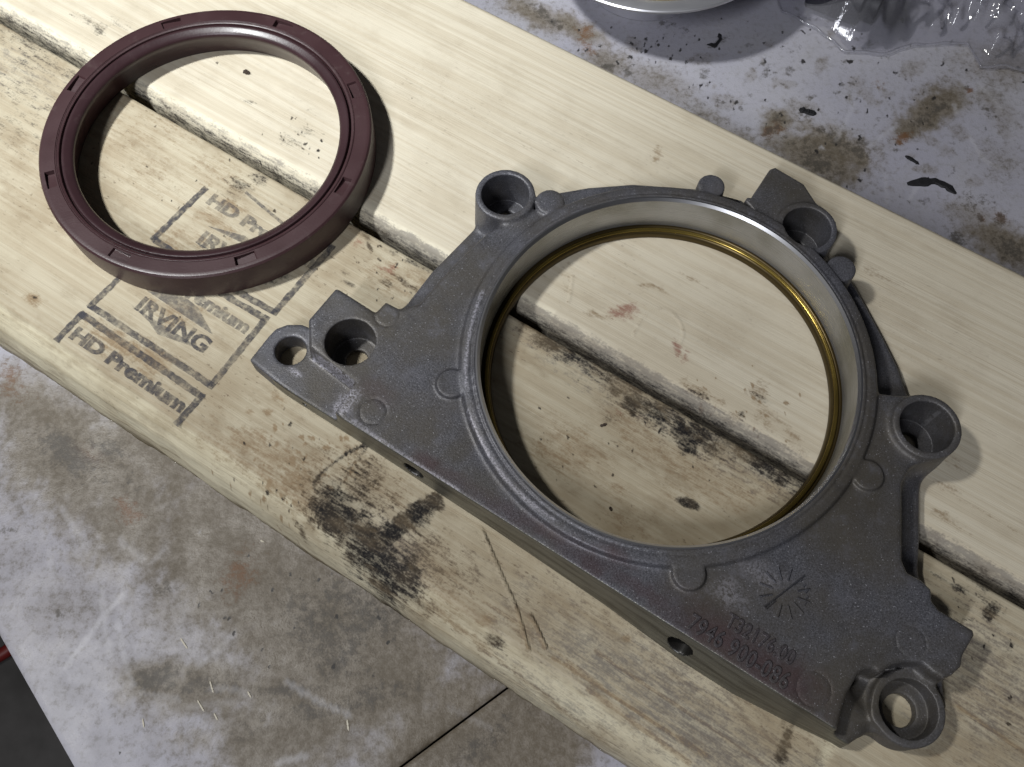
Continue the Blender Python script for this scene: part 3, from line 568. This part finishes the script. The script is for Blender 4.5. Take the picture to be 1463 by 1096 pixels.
# plate top sinks gently towards the far flank
sN = GX * NV[0] + GY * NV[1]; sS = GX * SV[0] + GY * SV[1]
D = slab(plate, ZP, 1.6, .05)
D = smin(D, slab(flange, 5.0, 2.0, .0), 7.0)
D = smin(D, slab(tab, 8.0, .8), 1.0)
D = smin(D, slab(ear, 6.5, 1.2), 2.0)
D = smin(D, slab(tabB2, 14.0, 1.0), 1.5)
for k, (c, r, h) in BOSS.items(): D = smin(D, slab(sd_circ(c, r), h, .7, .04), 2.2)
# collar: flat top, groove line, sloping outer shoulder
ctop = np.where(rb < 57.3, 17.3, 17.15 - np.clip(rb - 57.3, 0, 9) * .16) - .45 * np.exp(-((rb - 57.5) / .28) ** 2)
D = smin(D, slab(rb - 60.6, 17.3, .8, .12, top=ctop), 1.3)
for c, r, h in PADS:
    D = smin(D, slab(sd_circ(c, r), h, .7, .05), .7)
D = smin(D, slab(sd_poly(ats([(1140, 1005), (1195, 990), (1222, 1030), (1214, 1048), (1198, 1064), (1185, 1062)], 2.0)), 8.0, 2.0, .15), 5.0)
# faint round ejector marks
def ring_groove(D, p, r, depth=.16, w=.22):
    c = at(p[0], p[1], ZP); d = np.abs(np.hypot(GX - c[0], GY - c[1]) - r) - w
    return np.maximum(D, -np.maximum(d[:, :, None], (ZP - depth) - ZZ))
for p, r in [((553, 450), 3.7), ((533, 588), 3.9), ((1163, 985), 4.4), ((1302, 917), 4.0)]: D = ring_groove(D, p, r)
# bore and bolt holes
D = np.maximum(D, (56.05 - rb)[:, :, None])
for k, (c, r, zc) in HOLE.items():
    d = np.hypot(GX - c[0], GY - c[1])
    D = smax(D, -np.maximum((d - r)[:, :, None], zc - ZZ), .25); D = np.maximum(D, ((4.3 if k == 'B5' else 3.4) - d)[:, :, None])
c6 = at(415, 500.5, 8.0); D = smax(D, (4.75 - np.hypot(GX - c6[0], GY - c6[1]))[:, :, None], .5)
# machined straight face: cut along the board direction, leaning out a little towards the right
LEAN = ([-80, -40, 0, 25, 40, 56, 68], [0, .6, 2.0, 3.8, 3.8, 2.2, .6])
lean = np.interp(sS, *LEAN).astype(np.float32)
cut = (52.7 - lean[:, :, None] * (ZP - ZZ) / ZP) - sN[:, :, None]
D = smax(D, cut.astype(np.float32), .5)
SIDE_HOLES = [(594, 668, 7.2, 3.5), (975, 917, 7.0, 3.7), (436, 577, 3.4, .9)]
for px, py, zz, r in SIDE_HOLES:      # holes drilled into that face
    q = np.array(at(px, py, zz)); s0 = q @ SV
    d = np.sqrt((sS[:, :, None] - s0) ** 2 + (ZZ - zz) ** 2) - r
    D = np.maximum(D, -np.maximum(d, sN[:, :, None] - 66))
D = np.maximum(D, .12 - ZZ).astype(np.float32)
D[0], D[-1], D[:, 0], D[:, -1], D[:, :, 0], D[:, :, -1] = [1.0] * 6

def surface_nets(S):
    neg = S < 0; c = np.zeros(tuple(n - 1 for n in S.shape), np.uint8)
    offs = [(i, j, k) for i in (0, 1) for j in (0, 1) for k in (0, 1)]
    sl = lambda o: tuple(slice(v, S.shape[a] - 1 + v) for a, v in enumerate(o))
    for o in offs: c += neg[sl(o)]
    act = (c > 0) & (c < 8); ijk = np.argwhere(act); idx = np.full(act.shape, -1, np.int32); idx[act] = np.arange(len(ijk))
    vals = {o: S[ijk[:, 0] + o[0], ijk[:, 1] + o[1], ijk[:, 2] + o[2]] for o in offs}
    acc = np.zeros((len(ijk), 3)); cnt = np.zeros(len(ijk))
    for o in offs:
        for ax in range(3):
            if o[ax]: continue
            p = list(o); p[ax] = 1; va, vb = vals[o], vals[tuple(p)]; m = (va < 0) != (vb < 0)
            t = va[m] / (va[m] - vb[m]); pos = np.tile(np.array(o, float), (m.sum(), 1)); pos[:, ax] += t
            acc[m] += pos; cnt[m] += 1
    V_ = ijk + acc / cnt[:, None]; F_ = []
    for ax in range(3):
        a, b = [(1, 2), (2, 0), (0, 1)][ax]
        s0 = [slice(None)] * 3; s1 = [slice(None)] * 3; s0[ax] = slice(0, -1); s1[ax] = slice(1, None)
        n0, n1 = neg[tuple(s0)], neg[tuple(s1)]; e = np.argwhere(n0 != n1); fl = n0[tuple(e.T)]
        ok = (e[:, a] > 0) & (e[:, b] > 0) & (e[:, a] < S.shape[a] - 1) & (e[:, b] < S.shape[b] - 1); e = e[ok]; fl = fl[ok]
        q = []
        for da, db in ((1, 1), (0, 1), (0, 0), (1, 0)):
            f = e.copy(); f[:, a] -= da; f[:, b] -= db; q.append(idx[tuple(f.T)])
        q = np.stack(q, 1); q[~fl] = q[~fl][:, ::-1]; F_.append(q)
    return V_, np.concatenate(F_)
sv, sf = surface_nets(D)
sv = np.c_[X0 + sv[:, 0] * HG, Y0 + sv[:, 1] * HG, Z0 + sv[:, 2] * HG]
del D
fn = np.cross(sv[sf[:, 2]] - sv[sf[:, 0]], sv[sf[:, 3]] - sv[sf[:, 1]])
vn = np.zeros_like(sv)
for i in range(4): np.add.at(vn, sf[:, i], fn)
vn /= np.maximum(np.linalg.norm(vn, axis=1, keepdims=True), 1e-9)
fnn = fn / np.maximum(np.linalg.norm(fn, axis=1, keepdims=True), 1e-9); fc = sv[sf].mean(1)
CM = Marks(sv[:, 0].astype(np.float32), sv[:, 1].astype(np.float32), ZP, ['red', 'oil', 'bare'])
CM.stroke('red', [(600, 655), (700, 715), (830, 790), (930, 850), (1050, 930), (1150, 1000)], 4.0, .5, .9, .9)
for a in [(840, 800, 7, 3, .8), (880, 795, 5, 2, .8), (1030, 905, 14, 5, .8), (1090, 945, 14, 5, .8), (1120, 970, 9, 4, .7), (980, 880, 8, 4, .6), (540, 560, 5, 3, .3), (610, 660, 4, 2, .8)]: CM.blob('red', a[0], a[1], a[2], a[3], -33, w=a[4])
for a in [(660, 640, 3, 5, .9), (690, 690, 6, 4, .8), (660, 490, 6, 6, .5), (500, 440, 8, 3, .6), (985, 800, 12, 3, .5), (1000, 850, 8, 6, .6), (1250, 720, 14, 10, .6), (1150, 280, 10, 8, .8), (1120, 265, 8, 8, .7), (800, 275, 14, 3, .6), (1330, 600, 9, 9, .5), (1200, 760, 14, 8, .4), (440, 530, 7, 4, .7), (1280, 1010, 12, 12, .8)]: CM.blob('oil', a[0], a[1], a[2], a[3], -33, w=a[4])
for a in [(495, 562, 3, 2.2, .75), (488, 580, 2.5, 1.4, .8), (480, 570, 2, 1.2, .6), (417, 520, 2, .9, .8), (1090, 823, 5, 3, .25), (1045, 850, 5, 3, .3)]: CM.blob('bare', a[0], a[1], a[2], a[3], -33, w=a[4], rough=1.4)
for pts, w_, k_ in [([(442, 500), (470, 520), (505, 545)], .8, .7), ([(505, 600), (560, 640), (655, 700)], .6, .45), ([(668, 560), (664, 530), (672, 470), (690, 420)], .8, .55), ([(668, 590), (690, 640), (730, 700), (790, 745)], .9, .5), ([(690, 480), (680, 560)], .4, .3)]: CM.stroke('bare', pts, w_, k_, 1.2)
lab = np.zeros(len(sf), int); names = ['casting_body']
def region(name, mask):
    names.append(name); lab[mask & (lab == 0)] = len(names) - 1
dist = lambda c: np.hypot(fc[:, 0] - c[0], fc[:, 1] - c[1])
fN = fc[:, :2] @ NV; fS = fc[:, :2] @ SV
region('machined_face', (fnn[:, :2] @ NV < -.45) & (np.abs(fN - (52.7 - np.interp(fS, *LEAN) * (ZP - fc[:, 2]) / ZP)) < .45))
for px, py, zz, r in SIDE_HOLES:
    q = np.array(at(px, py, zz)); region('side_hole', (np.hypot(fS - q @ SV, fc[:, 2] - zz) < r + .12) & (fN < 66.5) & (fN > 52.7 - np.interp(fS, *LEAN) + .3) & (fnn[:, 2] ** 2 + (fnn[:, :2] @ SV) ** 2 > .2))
frb = np.hypot(fc[:, 0] - BORE_C[0], fc[:, 1] - BORE_C[1])
for c, r, h in PADS: region('round_pad', (dist(c) < r + .5) & (fc[:, 2] > 12) & (frb > 59.0))
for k in ('B1', 'B2', 'B3', 'B5'): region('bolt_boss', (dist(BOSS[k][0]) < BOSS[k][1] + .6) & (frb > 61.2))
region('bolt_hole', dist(HOLE['B4'][0]) < 8.3)
region('bolt_hole', dist(c6) < 5.4)
region('collar', (frb < 61.3) & (fc[:, 2] > 13.5))
fp = lambda pts, z: ats(pts, z)
region('mounting_tab', (fc[:, 2] < 8.6) & (fc[:, 0] < at(505, 545, 8)[0]) & (fnn[:, 2] > .3))
region('mounting_ear', (fc[:, 2] < 7.2) & (dist(BOSS['B5'][0]) < 24) & (fc[:, 2] > 1) & (fnn[:, 2] > .5))
hb = np.array([*(BORE_C), .1])
housing = thing('seal_housing', 'grey cast aluminium seal housing with large round bore and bolt bosses, on the boards', 'engine part', (hb[0], hb[1], hb[2]))
mf = Mat('machined_pan_face')
n = mf.noise(1, mf.coord((300, 300, 9000), rot=(0, 0, 0)), 3); l = mf.noise(1, mf.coord((30, 60, 420), rot=(0, 0, math.radians(32))), 5, .65)
FACE = mf.set(Base_Color=mf.mix(mf.ramp(l, .4, .7), (.20, .197, .17), (.085, .08, .065)), Metallic=.75, Roughness=mf.ramp(n, .3, .7, .36, .52))
castM = [{'machined_face': FACE, 'side_hole': simple('shaded_hole', (.012, .011, .010), .35)}.get(n_, CAST) for n_ in names]  # side hole interiors coloured near black to stand for the shade inside
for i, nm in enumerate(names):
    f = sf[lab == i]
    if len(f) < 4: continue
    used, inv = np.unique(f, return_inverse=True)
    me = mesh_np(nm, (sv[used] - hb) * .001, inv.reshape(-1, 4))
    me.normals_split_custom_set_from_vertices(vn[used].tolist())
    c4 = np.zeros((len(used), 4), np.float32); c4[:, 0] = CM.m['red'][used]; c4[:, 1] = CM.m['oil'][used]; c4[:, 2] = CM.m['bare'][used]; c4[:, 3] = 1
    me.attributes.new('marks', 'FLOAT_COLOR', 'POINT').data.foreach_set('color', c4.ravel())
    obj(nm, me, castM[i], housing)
bw = Mat('bored_aluminium')
n = bw.noise(1, bw.coord((30, 30, 6000)), 3); l = bw.noise(35, None, 4)
BOREM = bw.set(Base_Color=bw.mix(bw.ramp(l, .35, .75), (.43, .435, .445), (.22, .215, .185)), Metallic=.7, Roughness=bw.ramp(n, .3, .7, .24, .44), Normal=bw.bump(n, .00004, .6))
CHAM = simple('bright_chamfer', (.62, .62, .64), .30, 1.0)
og = Mat('oily_gold'); l = og.noise(60, None, 3)
GOLD = og.set(Base_Color=og.mix(og.ramp(l, .3, .7), (.33, .24, .06), (.19, .135, .035)), Metallic=.85, Roughness=.22)
BRONZE = simple('oily_ledge', (.085, .062, .026), .34, .75)
me = lathe('bore_wall', [(56.1, 16.5), (54.95, 16.4), (54.95, 3.1), (56.1, 3.1)], 512); sharp(me, 30); obj('bore_wall', me, BOREM, housing)
me = lathe('bore_chamfer', [(56.2, 16.4), (56.2, 17.24), (55.7, 17.26), (54.95, 16.45)], 512); sharp(me, 30); obj('bore_chamfer', me, CHAM, housing)
me = lathe('bottom_lip', [(56.0, 3.2), (54.95, 3.15), (54.7, 2.5), (54.35, 2.35), (54.0, 2.7), (53.5, 2.85), (52.8, 2.6), (52.2, 2.1), (51.9, 1.3), (51.9, .1), (56.0, .1)], 512); sharp(me, 60); obj('bottom_lip', me, BRONZE, housing)
me = lathe('oil_line', [(54.0, 2.6), (53.9, 3.0), (53.4, 3.2), (52.8, 3.0), (52.6, 2.5)], 512); obj('oil_line', me, GOLD, housing)

def raised_text(name, txt, p0, p1, height, z=ZP + .05, relief=.5):
    a = np.array(at(*p0, ZP)); b = np.array(at(*p1, ZP)); d = b - a
    me = text_mesh(txt, height * .001 / .70, extrude=relief * .5e-3, bevel=.16e-3, spacing=1.1)
    co = np.empty(len(me.vertices) * 3, np.float32); me.vertices.foreach_get('co', co); w = co.reshape(-1, 3)[:, 0].max()
    me.transform(Matrix.Diagonal((np.linalg.norm(d) * .001 / w, 1, 1, 1)))
    o = obj(name, me, CAST_PLAIN, housing); o.location = ((a[0] - hb[0]) * .001, (a[1] - hb[1]) * .001, (z - hb[2]) * .001); o.rotation_euler = (0, 0, math.atan2(d[1], d[0])); return o
raised_text('cast_number', 'T32176.00', (1034, 893), (1130, 951), 3.8)
raised_text('cast_number', '7946 900-086', (979, 896), (1121, 986), 4.4)
# date dial
dc = np.array(at(1121, 847, ZP)); vs, fs = [], []
def ridge(a, b, w, h):
    a = np.array(a, float); b = np.array(b, float); d = (b - a) / np.linalg.norm(b - a); nn = np.array([-d[1], d[0]]) * w; k = len(vs)
    for p in (a, b): vs.extend([(*(p + nn), 0), (*p, h), (*(p - nn), 0)])
    fs.extend([(k, k + 3, k + 4, k + 1), (k + 1, k + 4, k + 5, k + 2)])
for i in range(12):
    a = i * math.pi / 6 + .15; r1 = 6.9
    ridge((3.4 * math.cos(a), 3.4 * math.sin(a)), (r1 * math.cos(a), r1 * math.sin(a)), .32, .6)
ridge((-5.8, -3.8), (5.8, 4.6), .32, .65)
for i in range(5):
    a = -.5 + i * .28; q = np.array([5.8 * math.cos(a), 5.8 * math.sin(a)]); ridge(q - .35, q + .35, .4, .4)
o = obj('date_dial', mesh_np('date_dial', np.array(vs) * .001, fs, False), CAST, housing)
o.location = ((dc[0] - hb[0]) * .001, (dc[1] - hb[1]) * .001, (ZP - .02 - hb[2]) * .001)

# ------------------------------------------------------------------ steel ring, bag and dark plug at the far side
st_m = Mat('turned_steel'); n = st_m.noise(1, st_m.coord((40, 40, 3000)), 3)
STEEL = st_m.set(Base_Color=(.80, .80, .84), Metallic=.85, Roughness=st_m.ramp(n, .3, .7, .30, .42))
BRASSY = simple('oiled_step', (.52, .46, .27), .36, .85)
rc = (55.5, 322.5, BENCH)
fl = thing('flanged_ring', 'shiny turned steel flange ring cut off by the top of the picture', 'metal ring', rc)
me = lathe('flange', [(26, 30.5), (53.5, 31.0), (55.0, 31.6), (55.6, 32.2), (55.5, 32.8), (55.0, 33.3), (54.0, 33.5), (50.3, 33.5), (49.8, 33.1), (26, 33.1)], 256); sharp(me, 30); obj('flange', me, STEEL, fl)
me = lathe('inner_step', [(49.75, 33.2), (49.2, 34.6), (47.5, 34.9), (46.8, 34.0), (45.5, 34.2), (44.8, 33.2)], 256); sharp(me, 30); obj('inner_step', me, BRASSY, fl)
me = lathe('hub', [(27, .2), (27, 30.6), (20, 30.6), (20, .2)], 128); sharp(me, 30); obj('hub', me, STEEL, fl)

pc = at(1222, 4, BENCH + 10); pb = thing('dark_plug', 'small dark navy cylindrical plug under the clear plastic bag', 'plug', (pc[0] - 6, pc[1] + 6, BENCH + 10.2), math.radians(-28))
PLUG = simple('dark_plastic', (.012, .012, .020), .5)
for nm, prof in (('plug_body', [(0, 0), (9.2, 0), (10.0, .8), (10.0, 22), (9.4, 23), (0, 23)]), ('plug_cap', [(0, 23), (7.0, 23.05), (7.2, 23.6), (7.2, 28.5), (6.6, 29.2), (0, 29.2)])):
    me = lathe(nm, [(r + .01, z) for r, z in prof], 64, False); sharp(me, 30); me.transform(Matrix.Rotation(math.radians(90), 4, 'Y') @ Matrix.Translation((0, 0, -.011))); obj(nm, me, PLUG, pb)

def film():
    M = Mat('clear_film'); t = M.node('ShaderNodeBsdfTransparent'); t.inputs[0].default_value = (.93, .93, .95, 1)
    gl = M.node('ShaderNodeBsdfGlossy'); gl.inputs['Roughness'].default_value = .09; gl.inputs[0].default_value = (1, 1, 1, 1)
    lw = M.node('ShaderNodeLayerWeight'); lw.inputs[0].default_value = .2
    df = M.node('ShaderNodeBsdfDiffuse'); df.inputs[0].default_value = (.75, .75, .80, 1)
    m1 = M.node('ShaderNodeMixShader'); m2 = M.node('ShaderNodeMixShader')
    bp = M.bump(M.math('ADD', M.noise(95, None, 2, .5), M.math('MULTIPLY', M.noise(1, M.coord((420, 150, 300)), 3, .6), .35)), .0008, .7); M.link(bp, gl.inputs['Normal'])
    M.link(M.math('ADD', M.math('MULTIPLY', lw.outputs['Fresnel'], 1.0), .03), m1.inputs[0]); M.link(t.outputs[0], m1.inputs[1]); M.link(gl.outputs[0], m1.inputs[2])
    m2.inputs[0].default_value = .07; M.link(m1.outputs[0], m2.inputs[1]); M.link(df.outputs[0], m2.inputs[2]); M.link(m2.outputs[0], M.out.inputs[0]); return M.m
FILM = film()
# bag: two crumpled layers over an outline on the bench
out = [(1095, -40), (1115, 22), (1165, 45), (1205, 76), (1260, 80), (1300, 68), (1330, 66), (1380, 66), (1398, 100), (1430, 100), (1463, 106), (1560, 110), (1640, 60), (1640, -160), (1095, -160)]
OB = ats(out, BENCH); bx0, by0 = OB.min(0); bx1, by1 = OB.max(0); st_ = .8
nx, ny = int((bx1 - bx0) / st_), int((by1 - by0) / st_); QX, QY = np.meshgrid(np.linspace(bx0, bx1, nx), np.linspace(by0, by1, ny), indexing='ij')
GX, GY = QX.astype(np.float32), QY.astype(np.float32); din = -sd_poly(OB)
def folds(seed, sc):
    """flat facets between sharp creases, as crumpled film has"""
    rs = np.random.RandomState(seed); r = np.zeros_like(QX); tot = 0
    for i in range(9):
        an = rs.rand() * math.pi if i > 2 else 1.45 + .25 * rs.randn(); lam = sc * (.45 + 1.7 * rs.rand() ** 2); amp = lam ** .8
        u = (QX * math.sin(an) - QY * math.cos(an)) + 5 * (vnoise(QX / 31, QY / 31, seed + i) - .5) + 1.2 * (vnoise(QX / 7, QY / 7, seed + 3 * i) - .5)
        fr = u / lam + rs.rand(); r = r + amp * np.abs(fr - np.floor(fr) - .5) * 2 * (.35 + vnoise(QX / 26, QY / 26, seed + 5 * i)); tot += amp
    r = r / tot; return (r - r.min()) / (r.max() - r.min())
def plane_fit(seed, hmin, hmax, sc, off):
    up = sstep(0, 26, din + 4 * (vnoise(QX / 9, QY / 9, seed + 5) - .5))
    pd = np.exp(-(((QX - pc[0]) / 15) ** 2 + ((QY - pc[1] - 5) / 15) ** 2))
    z = off + .4 + up * (hmin + (hmax - hmin) * folds(seed, sc)) + pd * 24
    return z
bag = thing('plastic_bag', 'crumpled clear plastic bag with bright creases at the top right corner', 'plastic bag', (0, 0, BENCH))
for i, (nm, zf) in enumerate((('top_film', plane_fit(3, 1, 26, 15, .3)), ('bottom_film', plane_fit(8, .1, 1.2, 22, .1)))):
    F = grid_faces(nx, ny); ok = (din.ravel()[F] > 0).all(1); F = F[ok]; used, inv = np.unique(F, return_inverse=True)
    co = np.c_[QX.ravel(), QY.ravel(), zf.ravel()][used] * .001
    obj(nm, mesh_np(nm, co, inv.reshape(-1, 4)), FILM, bag)
hp = np.concatenate([np.linspace(OB[i], OB[i + 1], 14, endpoint=False) for i in range(len(OB) - 1)]); hp = hp + .9 * np.c_[vnoise(hp[:, 0] / 5, hp[:, 1] / 5, 2) - .5, vnoise(hp[:, 0] / 5, hp[:, 1] / 5, 6) - .5]
ht = np.gradient(hp, axis=0); ht /= np.linalg.norm(ht, axis=1, keepdims=True); hz = 1.0 + 1.6 * vnoise(hp[:, 0] / 7, hp[:, 1] / 7, 4)
co = [(*(p + np.array([-d[1], d[0]]) * .5 * math.cos(a)), z + .5 * math.sin(a)) for p, d, z in zip(hp, ht, hz) for a in np.linspace(0, 2 * math.pi, 8, endpoint=False)]
obj('bag_seam', mesh_np('bag_seam', np.array(co) * .001, grid_faces(len(hp), 8, False, True)), FILM, bag)

# ------------------------------------------------------------------ scraps
def flake(name, label, cat, pts, width, z, mat, thick=.5, group=None, seed=1):
    """a ragged strip of real thickness along a line of photo positions"""
    P = ats(pts, z); rs = np.random.RandomState(seed); m = 14
    L = np.r_[0, np.cumsum(np.linalg.norm(np.diff(P, axis=0), axis=1))]; t = np.linspace(0, L[-1], m)
    C = np.c_[np.interp(t, L, P[:, 0]), np.interp(t, L, P[:, 1])]; T = np.gradient(C, axis=0); T /= np.linalg.norm(T, axis=1, keepdims=True); Nn = np.c_[-T[:, 1], T[:, 0]]
    taper = np.clip(np.minimum(t, L[-1] - t) / (L[-1] * .12 + .05), .35, 1); w = width / 2 * taper * (1 + rs.uniform(-.3, .3, m)); h = thick * (1 + rs.uniform(-.25, .25, m)) * taper
    base = C.mean(0); co = []
    for i in range(m):
        a = C[i] - base
        co += [(*(a - Nn[i] * w[i]), .03), (*(a - Nn[i] * w[i] * .7), h[i]), (*(a + Nn[i] * w[i] * .7), h[i] * .85), (*(a + Nn[i] * w[i]), .03)]
    F = grid_faces(m, 4, False, True)
    F = np.r_[F, [[3, 2, 1, 0]], [[4 * m - 4, 4 * m - 3, 4 * m - 2, 4 * m - 1]]]
    o = obj(name, mesh_np(name, np.array(co) * .001, F, False), mat); o.location = V(base[0], base[1], z)
    return tag(o, label, cat, group)
BLK = simple('black_rubber_scrap', (.012, .012, .014), .6); PALE = simple('fresh_wood_splinter', (.66, .62, .52), .7); DKW = simple('dark_sliver', (.05, .035, .025), .7)
flake('rubber_scrap', 'long curved black rubber scrap on the grey bench, right of the boards', 'scrap', [(1296, 263), (1320, 260), (1335, 259), (1352, 266), (1366, 277)], 3.6, BENCH, BLK, .9, seed=3)
flake('rubber_scrap', 'short black rubber crumb just above the long curved scrap', 'scrap', [(1293, 223), (1302, 228), (1313, 235)], 1.5, BENCH, BLK, .7, seed=5)
flake('rubber_scrap', 'thick dark lump on the brown stain near the far board edge', 'scrap', [(1142, 156), (1152, 160), (1166, 163)], 2.8, BENCH, BLK, 1.0, seed=8)
flake('rubber_scrap', 'curled dark scrap in the shadow under the steel ring', 'scrap', [(1010, 64), (1022, 65), (1029, 57), (1027, 48)], 1.5, BENCH, BLK, .8, seed=9)
flake('wood_splinter', 'thin dark sliver lying on the dirty board inside the housing bore', 'splinter', [(857, 609), (867, 606)], .9, 0.05, DKW, .4, seed=11)
flake('wood_splinter', 'tiny dark sliver near the lower bore rim inside the housing', 'splinter', [(871, 724), (874, 730)], .8, 0.05, DKW, .4, seed=12)
flake('wood_chip', 'small brown wood chip inside the seal ring on the cleaner board', 'chip', [(348, 101), (357, 106)], 1.6, 0.05, DKW, .5, seed=13)
for i, (pp, lb) in enumerate([([(258, 912), (268, 927)], 'pale splinter standing out above the dark smudge on the near bench panel'), ([(282, 1000), (292, 1017)], 'longest pale splinter below the dark smudge on the near bench panel'), ([(306, 1019), (311, 1029)], 'short pale splinter right below the longest one on the bench'),
                           ([(300, 973), (305, 990)], 'pale splinter between the smudge and the brown stain on the bench'), ([(354, 988), (359, 997)], 'pale splinter at the end of a pale scratch on the bench'), ([(204, 1027), (206, 1040)], 'pale splinter nearest the bottom left on the bench'), ([(372, 772), (378, 775)], 'pale splinter close to the waney board edge on the bench'), ([(496, 1028), (498, 1044)], 'thin pale splinter on the brown bench stain by the seam')]):
    flake('wood_splinter', lb, 'splinter', pp, .55, BENCH, PALE, .3, 'pale wood splinters on the bench', 20 + i)

red = simple('red_cable_sheath', (.16, .012, .010), .5); zc = BENCH - 712
P = ats([(-60, 960), (-20, 948), (10, 930), (40, 905)], zc); th = np.linspace(0, 2 * math.pi, 12, endpoint=False)
t = np.linspace(0, 3, 24); C = np.c_[np.interp(t, range(4), P[:, 0]), np.interp(t, range(4), P[:, 1])]; T = np.gradient(C, axis=0); T /= np.linalg.norm(T, axis=1, keepdims=True); b0 = C.mean(0)
co = np.array([(*(c - b0 + np.array([-d[1], d[0]]) * 7 * math.cos(a)), 7 * math.sin(a) + 7) for c, d in zip(C, T) for a in th]) * .001
o = obj('red_cable', mesh_np('red_cable', co, grid_faces(24, 12, False, True)), red); o.location = V(b0[0], b0[1], BENCH - 720 + .5)
tag(o, 'dim red cable on the dark floor beyond the bench edge', 'cable')
